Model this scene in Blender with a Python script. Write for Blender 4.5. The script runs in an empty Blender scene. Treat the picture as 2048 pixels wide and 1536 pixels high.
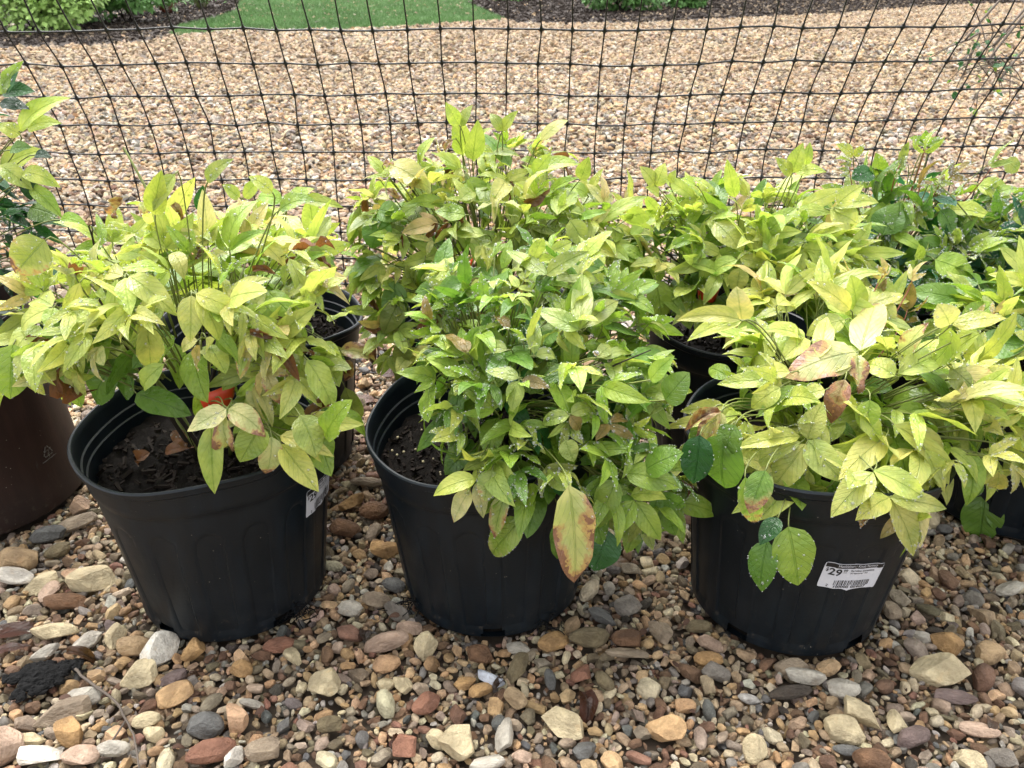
import bpy, bmesh, math, random
import numpy as np
from mathutils import Vector, Matrix, Euler

# ------------------------------------------------------------------ camera, sky, sun, exposure
SC = bpy.context.scene
COL = SC.collection
CAM_H, PITCH, F = 0.915, math.radians(28.0), 1655.0
cam_d = bpy.data.cameras.new('camera')
cam_d.sensor_width = 36.0
cam_d.lens = 36.0 * F / 2048.0
cam_d.clip_start = 0.02
cam_d.clip_end = 500.0
cam_d.dof.use_dof = True                                  # a phone's lens: 2.2 mm of aperture focused on the front pots
cam_d.dof.focus_distance = 1.15
cam_d.dof.aperture_fstop = 13.0
cam = bpy.data.objects.new('camera', cam_d)
cam.location = (0, 0, CAM_H)
cam.rotation_euler = (math.radians(90) - PITCH, 0, 0)
COL.objects.link(cam)
SC.camera = cam

SUN_EL, SUN_AZ = math.radians(64), math.radians(-25)      # azimuth measured from +Y towards +X
world = bpy.data.worlds.new('World')
SC.world = world
world.use_nodes = True
wn = world.node_tree
bg = wn.nodes['Background']
sky = wn.nodes.new('ShaderNodeTexSky')
sky.sky_type = 'NISHITA'
sky.sun_disc = False
sky.sun_elevation = SUN_EL
sky.sun_rotation = SUN_AZ
sky.dust_density = 4.0
sky.ozone_density = 0.6
hs = wn.nodes.new('ShaderNodeHueSaturation')               # overcast: the blue of the sky is veiled by cloud
hs.inputs['Saturation'].default_value = 0.13
wn.links.new(sky.outputs['Color'], hs.inputs['Color'])
wn.links.new(hs.outputs['Color'], bg.inputs['Color'])
bg.inputs['Strength'].default_value = 0.15
sun_d = bpy.data.lights.new('sun', 'SUN')
sun_d.energy = 1.15
sun_d.angle = math.radians(50)
sun_d.color = (1.0, 0.965, 0.92)
sun = bpy.data.objects.new('sun', sun_d)
sd = Vector((math.sin(SUN_AZ) * math.cos(SUN_EL), math.cos(SUN_AZ) * math.cos(SUN_EL), math.sin(SUN_EL)))
sun.rotation_euler = sd.to_track_quat('Z', 'Y').to_euler()
sun.location = (0, 0, 5)
COL.objects.link(sun)
SC.view_settings.view_transform = 'Standard'
SC.view_settings.look = 'None'
SC.view_settings.gamma = 1.0
SC.view_settings.use_curve_mapping = False
SC.view_settings.exposure = 1.80
SC.render.engine = 'CYCLES'
SC.cycles.max_bounces = 8
SC.cycles.transparent_max_bounces = 8
SC.cycles.use_denoising = True

# ------------------------------------------------------------------ helpers
CP, SP = math.cos(PITCH), math.sin(PITCH)

def ray(px, py):
    r, v = (px - 1024.0) / F, (py - 768.0) / F
    return Vector((r, CP - v * SP, -(SP + v * CP)))

ORG = Vector((0, 0, CAM_H))

def at(px, py, Y):
    d = ray(px, py)
    return ORG + d * (Y / d.y)

def ground(px, py, z=0.0):
    d = ray(px, py)
    return ORG + d * ((z - CAM_H) / d.z)

def lin(r, g, b):
    f = lambda c: (c / 255 / 12.92) if c / 255 <= .04045 else ((c / 255 + .055) / 1.055) ** 2.4
    return (f(r), f(g), f(b))

def mesh_from(name, verts, faces, mat=None, smooth=True, uvs=None):
    me = bpy.data.meshes.new(name)
    me.from_pydata([tuple(v) for v in verts], [], faces)
    if uvs is not None:
        uvl = me.uv_layers.new(name='UVMap')
        lv = np.empty(len(me.loops), dtype=np.int32)
        me.loops.foreach_get('vertex_index', lv)
        uvl.data.foreach_set('uv', np.asarray(uvs, dtype=np.float32)[lv].ravel())
    if smooth:
        me.polygons.foreach_set('use_smooth', [True] * len(me.polygons))
    if mat:
        me.materials.append(mat)
    me.update()
    return me

def obj(name, me, parent=None, world=None, kind=None):
    o = bpy.data.objects.new(name, me)
    COL.objects.link(o)
    if parent is not None:
        o.parent = parent
        if world is not None:
            o.matrix_local = WORLD_INV[parent.name] @ world
    elif world is not None:
        o.matrix_world = world
    if kind:
        o['kind'] = kind
    return o

WORLD_INV = {}

def thing(name, label, cat, loc, rot=(0, 0, 0), group=None):
    o = bpy.data.objects.new(name, None)
    COL.objects.link(o)
    o.empty_display_size = .05
    o.location = loc
    o.rotation_euler = rot
    o['label'] = label
    o['category'] = cat
    if group:
        o['group'] = group
    M = Matrix.Translation(Vector(loc)) @ Euler(rot).to_matrix().to_4x4()
    WORLD_INV[o.name] = M.inverted()
    return o, M

def tag(o, label, cat, group=None):
    o['label'] = label
    o['category'] = cat
    if group:
        o['group'] = group
    return o

class Buf:
    """collects vertices and faces of several shapes into one mesh"""
    def __init__(s):
        s.v, s.f, s.uv = [], [], []
    def add(s, verts, faces, uvs=None):
        b = len(s.v)
        s.v += [tuple(p) for p in verts]
        s.f += [tuple(i + b for i in f) for f in faces]
        s.uv += list(uvs) if uvs is not None else [(0.5, 0.5)] * len(verts)
    def mesh(s, name, mat, smooth=True):
        return mesh_from(name, s.v, s.f, mat, smooth, s.uv)

def tube(buf, pts, rad, sides=6, cap=True):
    pts = [Vector(p) for p in pts]
    n = len(pts)
    if not hasattr(rad, '__len__'):
        rad = [rad] * n
    up = Vector((0.31, 0.2, 0.93))
    V, Fc, U = [], [], []
    for i, p in enumerate(pts):
        t = (pts[min(i + 1, n - 1)] - pts[max(i - 1, 0)]).normalized()
        a = t.cross(up)
        if a.length < .05:
            a = t.cross(Vector((1, 0, 0)))
        a.normalize()
        b = t.cross(a)
        for k in range(sides):
            w = 2 * math.pi * k / sides
            V.append(p + (a * math.cos(w) + b * math.sin(w)) * rad[i])
            U.append((k / sides, i / max(1, n - 1)))
    for i in range(n - 1):
        for k in range(sides):
            k2 = (k + 1) % sides
            Fc.append((i * sides + k, i * sides + k2, (i + 1) * sides + k2, (i + 1) * sides + k))
    if cap:
        Fc.append(tuple(range(sides))[::-1])
        Fc.append(tuple((n - 1) * sides + k for k in range(sides)))
    buf.add(V, Fc, U)

def bez(p0, p1, p2, n=8):
    return [p0 * (1 - t) ** 2 + p1 * 2 * t * (1 - t) + p2 * t * t for t in [i / n for i in range(n + 1)]]

# ------------------------------------------------------------------ materials
class NT:
    def __init__(s, name):
        s.m = bpy.data.materials.new(name)
        s.m.use_nodes = True
        s.t = s.m.node_tree
        s.bsdf = s.t.nodes['Principled BSDF']
        s.out = s.t.nodes['Material Output']
    def n(s, typ, **kw):
        nd = s.t.nodes.new(typ)
        for k, v in kw.items():
            setattr(nd, k, v)
        return nd
    def put(s, sock, v):
        if hasattr(v, 'is_linked') or isinstance(v, bpy.types.NodeSocket):
            s.t.links.new(v, sock)
        elif isinstance(v, (tuple, list)) and len(v) == 3 and sock.type == 'RGBA':
            sock.default_value = (*v, 1)
        else:
            sock.default_value = v
    def math(s, op, a, b=0.0, c=None, clamp=False):
        nd = s.n('ShaderNodeMath', operation=op)
        nd.use_clamp = clamp
        s.put(nd.inputs[0], a)
        s.put(nd.inputs[1], b)
        if c is not None:
            s.put(nd.inputs[2], c)
        return nd.outputs[0]
    def mix(s, f, a, b, blend='MIX'):
        nd = s.n('ShaderNodeMix', data_type='RGBA', blend_type=blend)
        s.put(nd.inputs['Factor'], f)
        s.put(nd.inputs['A'], a)
        s.put(nd.inputs['B'], b)
        return nd.outputs['Result']
    def noise(s, vec, scale, detail=3.0, rough=.55):
        nd = s.n('ShaderNodeTexNoise')
        if vec is not None:
            s.put(nd.inputs['Vector'], vec)
        nd.inputs['Scale'].default_value = scale
        nd.inputs['Detail'].default_value = detail
        nd.inputs['Roughness'].default_value = rough
        return nd.outputs['Fac']
    def ramp(s, f, lo, hi, a=0.0, b=1.0):
        nd = s.n('ShaderNodeMapRange')
        nd.interpolation_type = 'SMOOTHSTEP'
        s.put(nd.inputs['Value'], f)
        s.put(nd.inputs['From Min'], lo)
        s.put(nd.inputs['From Max'], hi)
        s.put(nd.inputs['To Min'], a)
        s.put(nd.inputs['To Max'], b)
        return nd.outputs['Result']
    def bump(s, h, strength=.3, dist=.01):
        nd = s.n('ShaderNodeBump')
        s.put(nd.inputs['Height'], h)
        nd.inputs['Strength'].default_value = strength
        nd.inputs['Distance'].default_value = dist
        s.t.links.new(nd.outputs['Normal'], s.bsdf.inputs['Normal'])
        return nd.outputs['Normal']
    def set(s, **kw):
        for k, v in kw.items():
            s.put(s.bsdf.inputs[k.replace('_', ' ')], v)

def plain(name, col, rough=.6, spec=.5, noise_amt=.25, scale=60, bump=0.0):
    t = NT(name)
    tc = t.n('ShaderNodeTexCoord').outputs['Object']
    nz = t.noise(tc, scale, 4)
    c = t.mix(nz, tuple(x * (1 - noise_amt) for x in col), tuple(min(1, x * (1 + noise_amt)) for x in col))
    t.set(Base_Color=c, Roughness=rough, Specular_IOR_Level=spec)
    if bump:
        t.bump(nz, bump, .004)
    return t.m

def leaf_material():
    t = NT('leaf_skin')
    oi = t.n('ShaderNodeObjectInfo')
    col, alpha, rnd = oi.outputs['Color'], oi.outputs['Alpha'], oi.outputs['Random']
    uv = t.n('ShaderNodeUVMap')
    sep = t.n('ShaderNodeSeparateXYZ')
    t.t.links.new(uv.outputs['UV'], sep.inputs[0])
    u, v = sep.outputs[0], sep.outputs[1]
    m = t.math('ABSOLUTE', t.math('SUBTRACT', u, .5))
    cmb = t.n('ShaderNodeCombineXYZ')
    t.put(cmb.inputs[0], t.math('MULTIPLY_ADD', u, .45, t.math('MULTIPLY', rnd, 91.7)))
    t.put(cmb.inputs[1], v)
    t.put(cmb.inputs[2], t.math('MULTIPLY', rnd, 37.0))
    uvr = cmb.outputs[0]
    big = t.noise(uvr, 2.6, 3)
    fine = t.noise(uvr, 14, 3)
    # midrib and side veins
    mid = t.ramp(m, .012, .035, 1, 0)
    side = t.math('FRACT', t.math('ADD', t.math('MULTIPLY', v, 8.0), t.math('MULTIPLY', m, -5.5)))
    side = t.math('ABSOLUTE', t.math('SUBTRACT', side, .5))
    sv = t.ramp(side, .03, .10, 1, 0)
    c = t.mix(t.ramp(big, .3, .7), t.mix(1.0, col, (.72, .80, .66), 'MULTIPLY'), t.mix(1.0, col, (1.16, 1.10, 1.05), 'MULTIPLY'))
    c = t.mix(t.math('MULTIPLY', t.ramp(fine, .45, .75), .25), c, t.mix(1.0, c, (.6, .72, .5), 'MULTIPLY'))
    c = t.mix(t.math('MULTIPLY', sv, .13), c, t.mix(1.0, c, (.45, .62, .45), 'MULTIPLY'))
    c = t.mix(t.math('MULTIPLY', mid, .38), c, t.mix(1.0, c, (.42, .6, .4), 'MULTIPLY'))
    # blotches: pink veining, then brown scorch from tip and margin
    dmg = t.noise(uvr, 3.4, 5, .62)
    edge = t.math('ADD', t.math('MULTIPLY', t.math('POWER', v, 3.0), .30), t.math('MULTIPLY', m, .38))
    fld = t.math('MULTIPLY_ADD', dmg, .85, edge)
    thr = t.math('SUBTRACT', 1.10, t.math('MULTIPLY', t.math('POWER', alpha, 1.25), .58))
    pale = t.ramp(t.math('SUBTRACT', fld, thr), -.20, -.04)
    pink = t.ramp(t.math('SUBTRACT', fld, thr), -.07, .02)
    brown = t.ramp(t.math('SUBTRACT', fld, thr), .025, .05)
    c = t.mix(t.math('MULTIPLY', pale, .4), c, (.60, .56, .24))
    c = t.mix(t.math('MULTIPLY', pink, .55), c, (.50, .16, .09))
    c = t.mix(t.math('MULTIPLY', brown, .9), c, t.mix(fine, (.11, .04, .026), (.31, .15, .085)))
    back = t.n('ShaderNodeNewGeometry').outputs['Backfacing']
    c = t.mix(t.math('MULTIPLY', back, .4), c, t.mix(1.0, c, (1.1, 1.12, 1.5), 'MULTIPLY'))
    t.set(Base_Color=c, Roughness=t.ramp(big, .3, .7, .24, .42), Specular_IOR_Level=.6)
    hgt = t.math('ADD', t.math('MULTIPLY', big, .5), t.math('SUBTRACT', t.math('MULTIPLY', fine, .18), t.math('ADD', t.math('MULTIPLY', mid, .35), t.math('MULTIPLY', sv, .10))))
    nb = t.bump(hgt, .55, .012)
    tr = t.n('ShaderNodeBsdfTranslucent')
    t.put(tr.inputs['Color'], t.mix(1.0, c, (1.1, 1.12, .6), 'MULTIPLY'))
    t.t.links.new(nb, tr.inputs['Normal'])
    ms = t.n('ShaderNodeMixShader')
    t.put(ms.inputs[0], t.math('MULTIPLY', t.math('SUBTRACT', 1.0, t.math('MULTIPLY', brown, .8)), .40))
    t.t.links.new(t.bsdf.outputs[0], ms.inputs[1])
    t.t.links.new(tr.outputs[0], ms.inputs[2])
    t.t.links.new(ms.outputs[0], t.out.inputs['Surface'])
    return t.m

def stone_material(inst):
    t = NT('stone_instanced' if inst else 'stone_single')
    if inst:
        a = t.n('ShaderNodeAttribute', attribute_type='INSTANCER', attribute_name='col')
        col = a.outputs['Color']
        b = t.n('ShaderNodeAttribute', attribute_type='INSTANCER', attribute_name='rnd')
        rnd = b.outputs['Fac']
    else:
        oi = t.n('ShaderNodeObjectInfo')
        col, rnd = oi.outputs['Color'], oi.outputs['Random']
    tc = t.n('ShaderNodeTexCoord').outputs['Object']
    ad = t.n('ShaderNodeVectorMath', operation='ADD')
    t.put(ad.inputs[0], tc)
    cm = t.n('ShaderNodeCombineXYZ')
    t.put(cm.inputs[0], t.math('MULTIPLY', rnd, 53.0))
    t.put(cm.inputs[1], t.math('MULTIPLY', rnd, 17.0))
    t.put(ad.inputs[1], cm.outputs[0])
    vec = ad.outputs[0]
    big = t.noise(vec, .9, 4)
    fine = t.noise(vec, 5.5, 5, .65)
    c = t.mix(t.ramp(big, .32, .68), t.mix(1.0, col, (.68, .66, .64), 'MULTIPLY'), t.mix(1.0, col, (1.2, 1.19, 1.16), 'MULTIPLY'))
    c = t.mix(t.math('MULTIPLY', t.ramp(fine, .35, .7), .5), c, t.mix(1.0, c, (.68, .64, .6), 'MULTIPLY'))
    rust = t.ramp(t.noise(vec, 1.4, 3), .58, .75)
    c = t.mix(t.math('MULTIPLY', rust, .2), c, t.mix(1.0, c, (1.15, .82, .5), 'MULTIPLY'))
    t.set(Base_Color=c, Roughness=t.ramp(fine, .3, .7, .5, .8), Specular_IOR_Level=.42)
    t.bump(t.math('ADD', fine, t.math('MULTIPLY', big, .8)), .5, .12 if inst else .12)
    return t.m

M_LEAF = leaf_material()
M_STONE_I, M_STONE = stone_material(True), stone_material(False)

def pot_material(name, col, rough):
    t = NT(name)
    tc = t.n('ShaderNodeTexCoord').outputs['Object']
    mp = t.n('ShaderNodeMapping')
    mp.inputs['Scale'].default_value = (1, 1, .18)
    t.t.links.new(tc, mp.inputs['Vector'])
    streak = t.noise(mp.outputs[0], 45, 5)
    cloud = t.noise(tc, 9, 4)
    vo = t.n('ShaderNodeTexVoronoi')
    t.put(vo.inputs['Vector'], tc)
    vo.inputs['Scale'].default_value = 120
    speck = t.math('MULTIPLY', t.ramp(vo.outputs['Distance'], .06, .12, 1, 0), t.ramp(t.noise(tc, 24, 2), .58, .66))
    c = t.mix(t.ramp(streak, .4, .75), tuple(x * .8 for x in col), tuple(x * 1.35 for x in col))
    sep = t.n('ShaderNodeSeparateXYZ')
    t.t.links.new(tc, sep.inputs[0])
    dust = t.math('MULTIPLY', t.ramp(cloud, .45, .75), t.ramp(sep.outputs[2], .0, .16, .14, .03))
    c = t.mix(dust, c, (.06, .058, .055))
    mp2 = t.n('ShaderNodeMapping')
    mp2.inputs['Scale'].default_value = (1, 1, .12)
    mp2.inputs['Rotation'].default_value = (.25, .1, 0)
    t.t.links.new(tc, mp2.inputs['Vector'])
    scuff = t.math('MULTIPLY', t.ramp(t.noise(mp2.outputs[0], 150, 3), .66, .74), t.ramp(t.noise(tc, 11, 2), .56, .66))
    c = t.mix(t.math('MULTIPLY', scuff, .55), c, (.07, .075, .08))
    splash = t.math('MULTIPLY', t.ramp(t.noise(tc, 70, 5, .7), .56, .68), t.ramp(sep.outputs[2], .0, .07, .55, .0))
    c = t.mix(splash, c, (.075, .06, .045))
    c = t.mix(t.math('MULTIPLY', speck, .75), c, (.3, .27, .22))
    t.set(Base_Color=c, Roughness=t.ramp(cloud, .3, .7, rough - .06, rough + .1), Specular_IOR_Level=.32)
    t.bump(t.math('ADD', t.noise(tc, 260, 3), t.math('MULTIPLY', streak, .6)), .10, .002)
    return t.m

M_POT = pot_material('black_pot_plastic', (.0044, .0082, .0122), .42)
M_POTB = pot_material('brown_pot_plastic', (.022, .0095, .0072), .5)
M_SOIL = plain('potting_soil', (.0055, .0042, .0034), .9, .12, .7, 120, 1.0)
M_BARK = plain('bark_bits', (.013, .0085, .006), .8, .2, .5, 40, .3)
M_PELLET = plain('fertilizer_pellet', (.42, .36, .22), .5, .5, .2, 100)
M_STEM = plain('green_stem', (.17, .20, .05), .5, .5, .4, 40)
M_STEMR = plain('red_stem', (.24, .075, .04), .5, .5, .35, 60)
M_CANE = plain('woody_cane', (.020, .013, .009), .8, .3, .4, 80, .4)
M_TAG = plain('red_tag_plastic', (.62, .055, .018), .4, .5, .12, 30)
M_NET = plain('net_plastic', (.010, .010, .010), .42, .5, .3, 30)
M_PAPER = plain('sticker_paper', (.60, .61, .66), .45, .5, .06, 40)
M_INK = plain('sticker_ink', (.012, .012, .013), .5, .4, .1, 40)
M_MARK = plain('moulded_mark', (.085, .075, .066), .5, .5, .3, 90)
M_DIRT = plain('dirt_under_gravel', (.085, .064, .046), .9, .3, .5, 35, .6)
M_LAWN = plain('lawn_soil', (.085, .15, .055), .9, .2, .4, 6, .3)
M_GRASS = plain('grass_blade', (.135, .24, .085), .6, .3, .55, 1.1)
M_MULCH = plain('bark_mulch', (.030, .021, .016), .9, .3, .55, 25, .6)
M_MULCHL = plain('pale_mulch_chip', (.20, .15, .10), .85, .3, .5, 15, .3)
M_DROP = NT('water_drop')
M_DROP.set(Base_Color=(1, 1, 1), Roughness=.03, IOR=1.36, Transmission_Weight=.83, Specular_IOR_Level=1.0)  # not fully clear: white mixed into the water stands in for bright sky glints
M_DROP = M_DROP.m
M_SHRUB = plain('shrub_leaf_light', (.36, .55, .15), .5, .4, .55, 7)
M_SHRUBD = plain('shrub_leaf_mid', (.15, .32, .085), .5, .4, .5, 7)
M_PETAL = plain('pale_petal', (.72, .66, .68), .6, .3, .1, 9)
M_REDST = plain('reddish_stalk', (.26, .07, .045), .6, .3, .4, 20)
M_TWIG = plain('grey_twig', (.13, .105, .085), .8, .3, .35, 30, .3)
M_CLOD = plain('peat_clod', (.0042, .004, .004), .9, .3, .5, 60, .9)

# ------------------------------------------------------------------ stones: prototypes
rs = random.Random(11)

def make_stone(kind, sub=2):
    bm = bmesh.new()
    bmesh.ops.create_icosphere(bm, subdivisions=sub, radius=1.0)
    P = np.array([v.co[:] for v in bm.verts])
    faces = [tuple(v.index for v in f.verts) for f in bm.faces]
    bm.free()
    cuts = []
    if kind == 'round':
        cuts = [([rs.gauss(0, 1) for _ in range(3)], rs.uniform(.76, .96)) for _ in range(6)]
    else:                                                    # broken chips: six main faces, then corners knocked off
        lo, hi, jit = ((.50, .72, .34) if kind == 'angular' else (.62, .84, .30))
        for ax in range(3):
            for sg in (-1, 1):
                n = [rs.gauss(0, jit) for _ in range(3)]
                n[ax] += sg
                cuts.append((n, rs.uniform(lo, hi)))
        cuts += [([rs.gauss(0, 1) for _ in range(3)], rs.uniform(lo + .14, hi + .12)) for _ in range(4)]
    for n, d in cuts:
        n = np.array(n)
        n /= np.linalg.norm(n)
        s = P @ n
        ov = s > d
        P[ov] -= np.outer((s[ov] - d) * .98, n)
    lob = np.array([[rs.gauss(0, 1) for _ in range(3)] for _ in range(3)])
    amp = {'round': .05, 'sub': .035, 'angular': .02}[kind]
    for L in lob:
        P *= (1 + amp * np.sin(P @ L * 1.7 + rs.uniform(0, 6)))[:, None]
    P[:, 0] *= rs.uniform(1.0, 1.3)
    P[:, 1] *= rs.uniform(.72, .95)
    P[:, 2] *= rs.uniform(.48, .7) if kind == 'round' else rs.uniform(.55, .85)
    ext = max(np.abs(P[:, 0]).max(), np.abs(P[:, 1]).max())
    P /= ext
    P[:, 2] -= (P[:, 2].max() + P[:, 2].min()) / 2
    return P, faces

PROTO = []
for i in range(36):
    kind = 'round' if i < 12 else ('sub' if i < 24 else 'angular')
    P, fc = make_stone(kind, 2 if kind == 'round' else 3)
    def mk(mat):
        me = mesh_from('stone', P, fc, mat, True)
        me.set_sharp_from_angle(angle=math.radians(22))
        return me
    PROTO.append((kind, mk(M_STONE), mk(M_STONE_I)))
proto_col = bpy.data.collections.new('gravel_prototypes')
for i, p in enumerate(PROTO):
    o = bpy.data.objects.new('gravel_piece', p[2])
    proto_col.objects.link(o)

PAL = {  # sRGB as the stone looks in flat light, turned into a base colour
    'cream': (205, 190, 155), 'white': (222, 216, 205), 'tan': (176, 150, 116), 'ochre': (184, 148, 102), 'brown': (122, 92, 68),
    'olive': (122, 110, 84), 'grey': (132, 126, 118), 'slate': (106, 106, 104), 'rust': (148, 106, 86), 'pink': (190, 164, 144),
    'purple': (118, 102, 98), 'bluewhite': (196, 202, 214), 'dark': (78, 70, 62), 'peach': (206, 170, 126), 'greytan': (158, 142, 122),
    'palegrey': (186, 180, 168)}
PAL = {k: tuple(c * .98 for c in lin(*v)) for k, v in PAL.items()}
NEAR_W = [('tan', 26), ('brown', 12), ('ochre', 14), ('olive', 12), ('grey', 8), ('slate', 4), ('rust', 3), ('pink', 3), ('cream', 15), ('greytan', 16),
          ('dark', 3), ('palegrey', 6), ('purple', 1), ('peach', 9)]
FAR_W = [('cream', 22), ('tan', 24), ('peach', 12), ('pink', 12), ('greytan', 20), ('palegrey', 13), ('white', 5), ('ochre', 4), ('brown', 9), ('grey', 9), ('olive', 4), ('dark', 5)]

def pick(tab, r):
    s = r.uniform(0, sum(w for _, w in tab))
    for k, w in tab:
        s -= w
        if s <= 0:
            break
    c = PAL[k]
    j = r.uniform(.82, 1.16)
    if tab is NEAR_W:
        j *= 1.1
        g_ = .3 * c[0] + .59 * c[1] + .11 * c[2]
        c = tuple(q * .87 + g_ * .13 for q in c)
    return tuple(min(.85, x * j * r.uniform(.95, 1.05)) for x in c)

# ------------------------------------------------------------------ the ground
def sheet(name, poly, z, mat, kind='structure', sub=0):
    me = mesh_from(name, [(x, y, z) for x, y in poly], [tuple(range(len(poly)))], mat, False)
    o = obj(name, me)
    o['kind'] = kind
    return o

gd = sheet('gravel_ground', [(-120, -20), (120, -20), (120, 200), (-120, 200)], -0.012, M_DIRT)
gd['label'] = 'bed of mixed tan and brown river gravel under and behind the pots'
WORLD_INV[gd.name] = Matrix.Identity(4)

PATH = sheet('gravel_path', [(-120, 2.2), (120, 2.2), (120, 200), (-120, 200)], -.006, plain('path_fines', (.085, .066, .050), .9, .3, .5, 28, .6))
PATH['label'] = 'tan fines of the wide gravel path behind the net'

def gpt(px, py):
    g = ground(px, py)
    return (g.x, g.y)

LAWN = [gpt(338, 71), gpt(420, 66), gpt(480, 61), gpt(600, 60), gpt(700, 58), gpt(800, 54), gpt(900, 47), gpt(1012, 40), gpt(985, 28), gpt(940, 8),
        (-.6, 20), (.5, 60), (60, 90), (60, 180), (-60, 180), (-40, 60), (-7, 22), gpt(480, 2), gpt(472, 22), gpt(440, 34), gpt(360, 52)]
BED_L = [(-30, 11), (-12, 9.6), (-8, 9.1), gpt(-60, 100), gpt(60, 96), gpt(150, 92), gpt(215, 90), gpt(300, 84), gpt(338, 71), gpt(360, 52), gpt(440, 34), gpt(472, 22), gpt(480, 2), (-7, 22), (-40, 60)]
BED_R = [gpt(1012, 40), gpt(1040, 47), gpt(1150, 48), gpt(1300, 46), gpt(1420, 40), gpt(1520, 35), gpt(1680, 28), gpt(1780, 20), gpt(1880, 12), gpt(2150, 4), (16, 19.5), (40, 40), (60, 90), (.5, 60), (-.6, 20), gpt(940, 8), gpt(985, 28)]
sheet('lawn', LAWN, .004, M_LAWN)['label'] = 'mown green lawn beyond the gravel path'
sheet('mulch_bed', BED_L, .008, M_MULCH)['label'] = 'dark mulch bed with shrubs left of the lawn'
sheet('mulch_bed', BED_R, .008, M_MULCH)['label'] = 'dark mulch bed right of the lawn'

def inside(poly, x, y):
    c = False
    j = len(poly) - 1
    for i in range(len(poly)):
        xi, yi = poly[i]
        xj, yj = poly[j]
        if (yi > y) != (yj > y) and x < (xj - xi) * (y - yi) / (yj - yi) + xi:
            c = not c
        j = i
    return c

# pots: root position, base radius
POTS = {'A': (-.443, 1.03), 'B': (-.99, 1.27), 'C': (-.462, 1.41), 'D': (-.03, 1.04), 'E': (-.05, 1.43), 'F': (.42, 1.41), 'G': (.425, 1.0), 'H': (.76, 1.60), 'I': (.91, 1.26)}
BASE_R = {k: .142 for k in POTS}
BASE_R['B'] = .178

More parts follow.
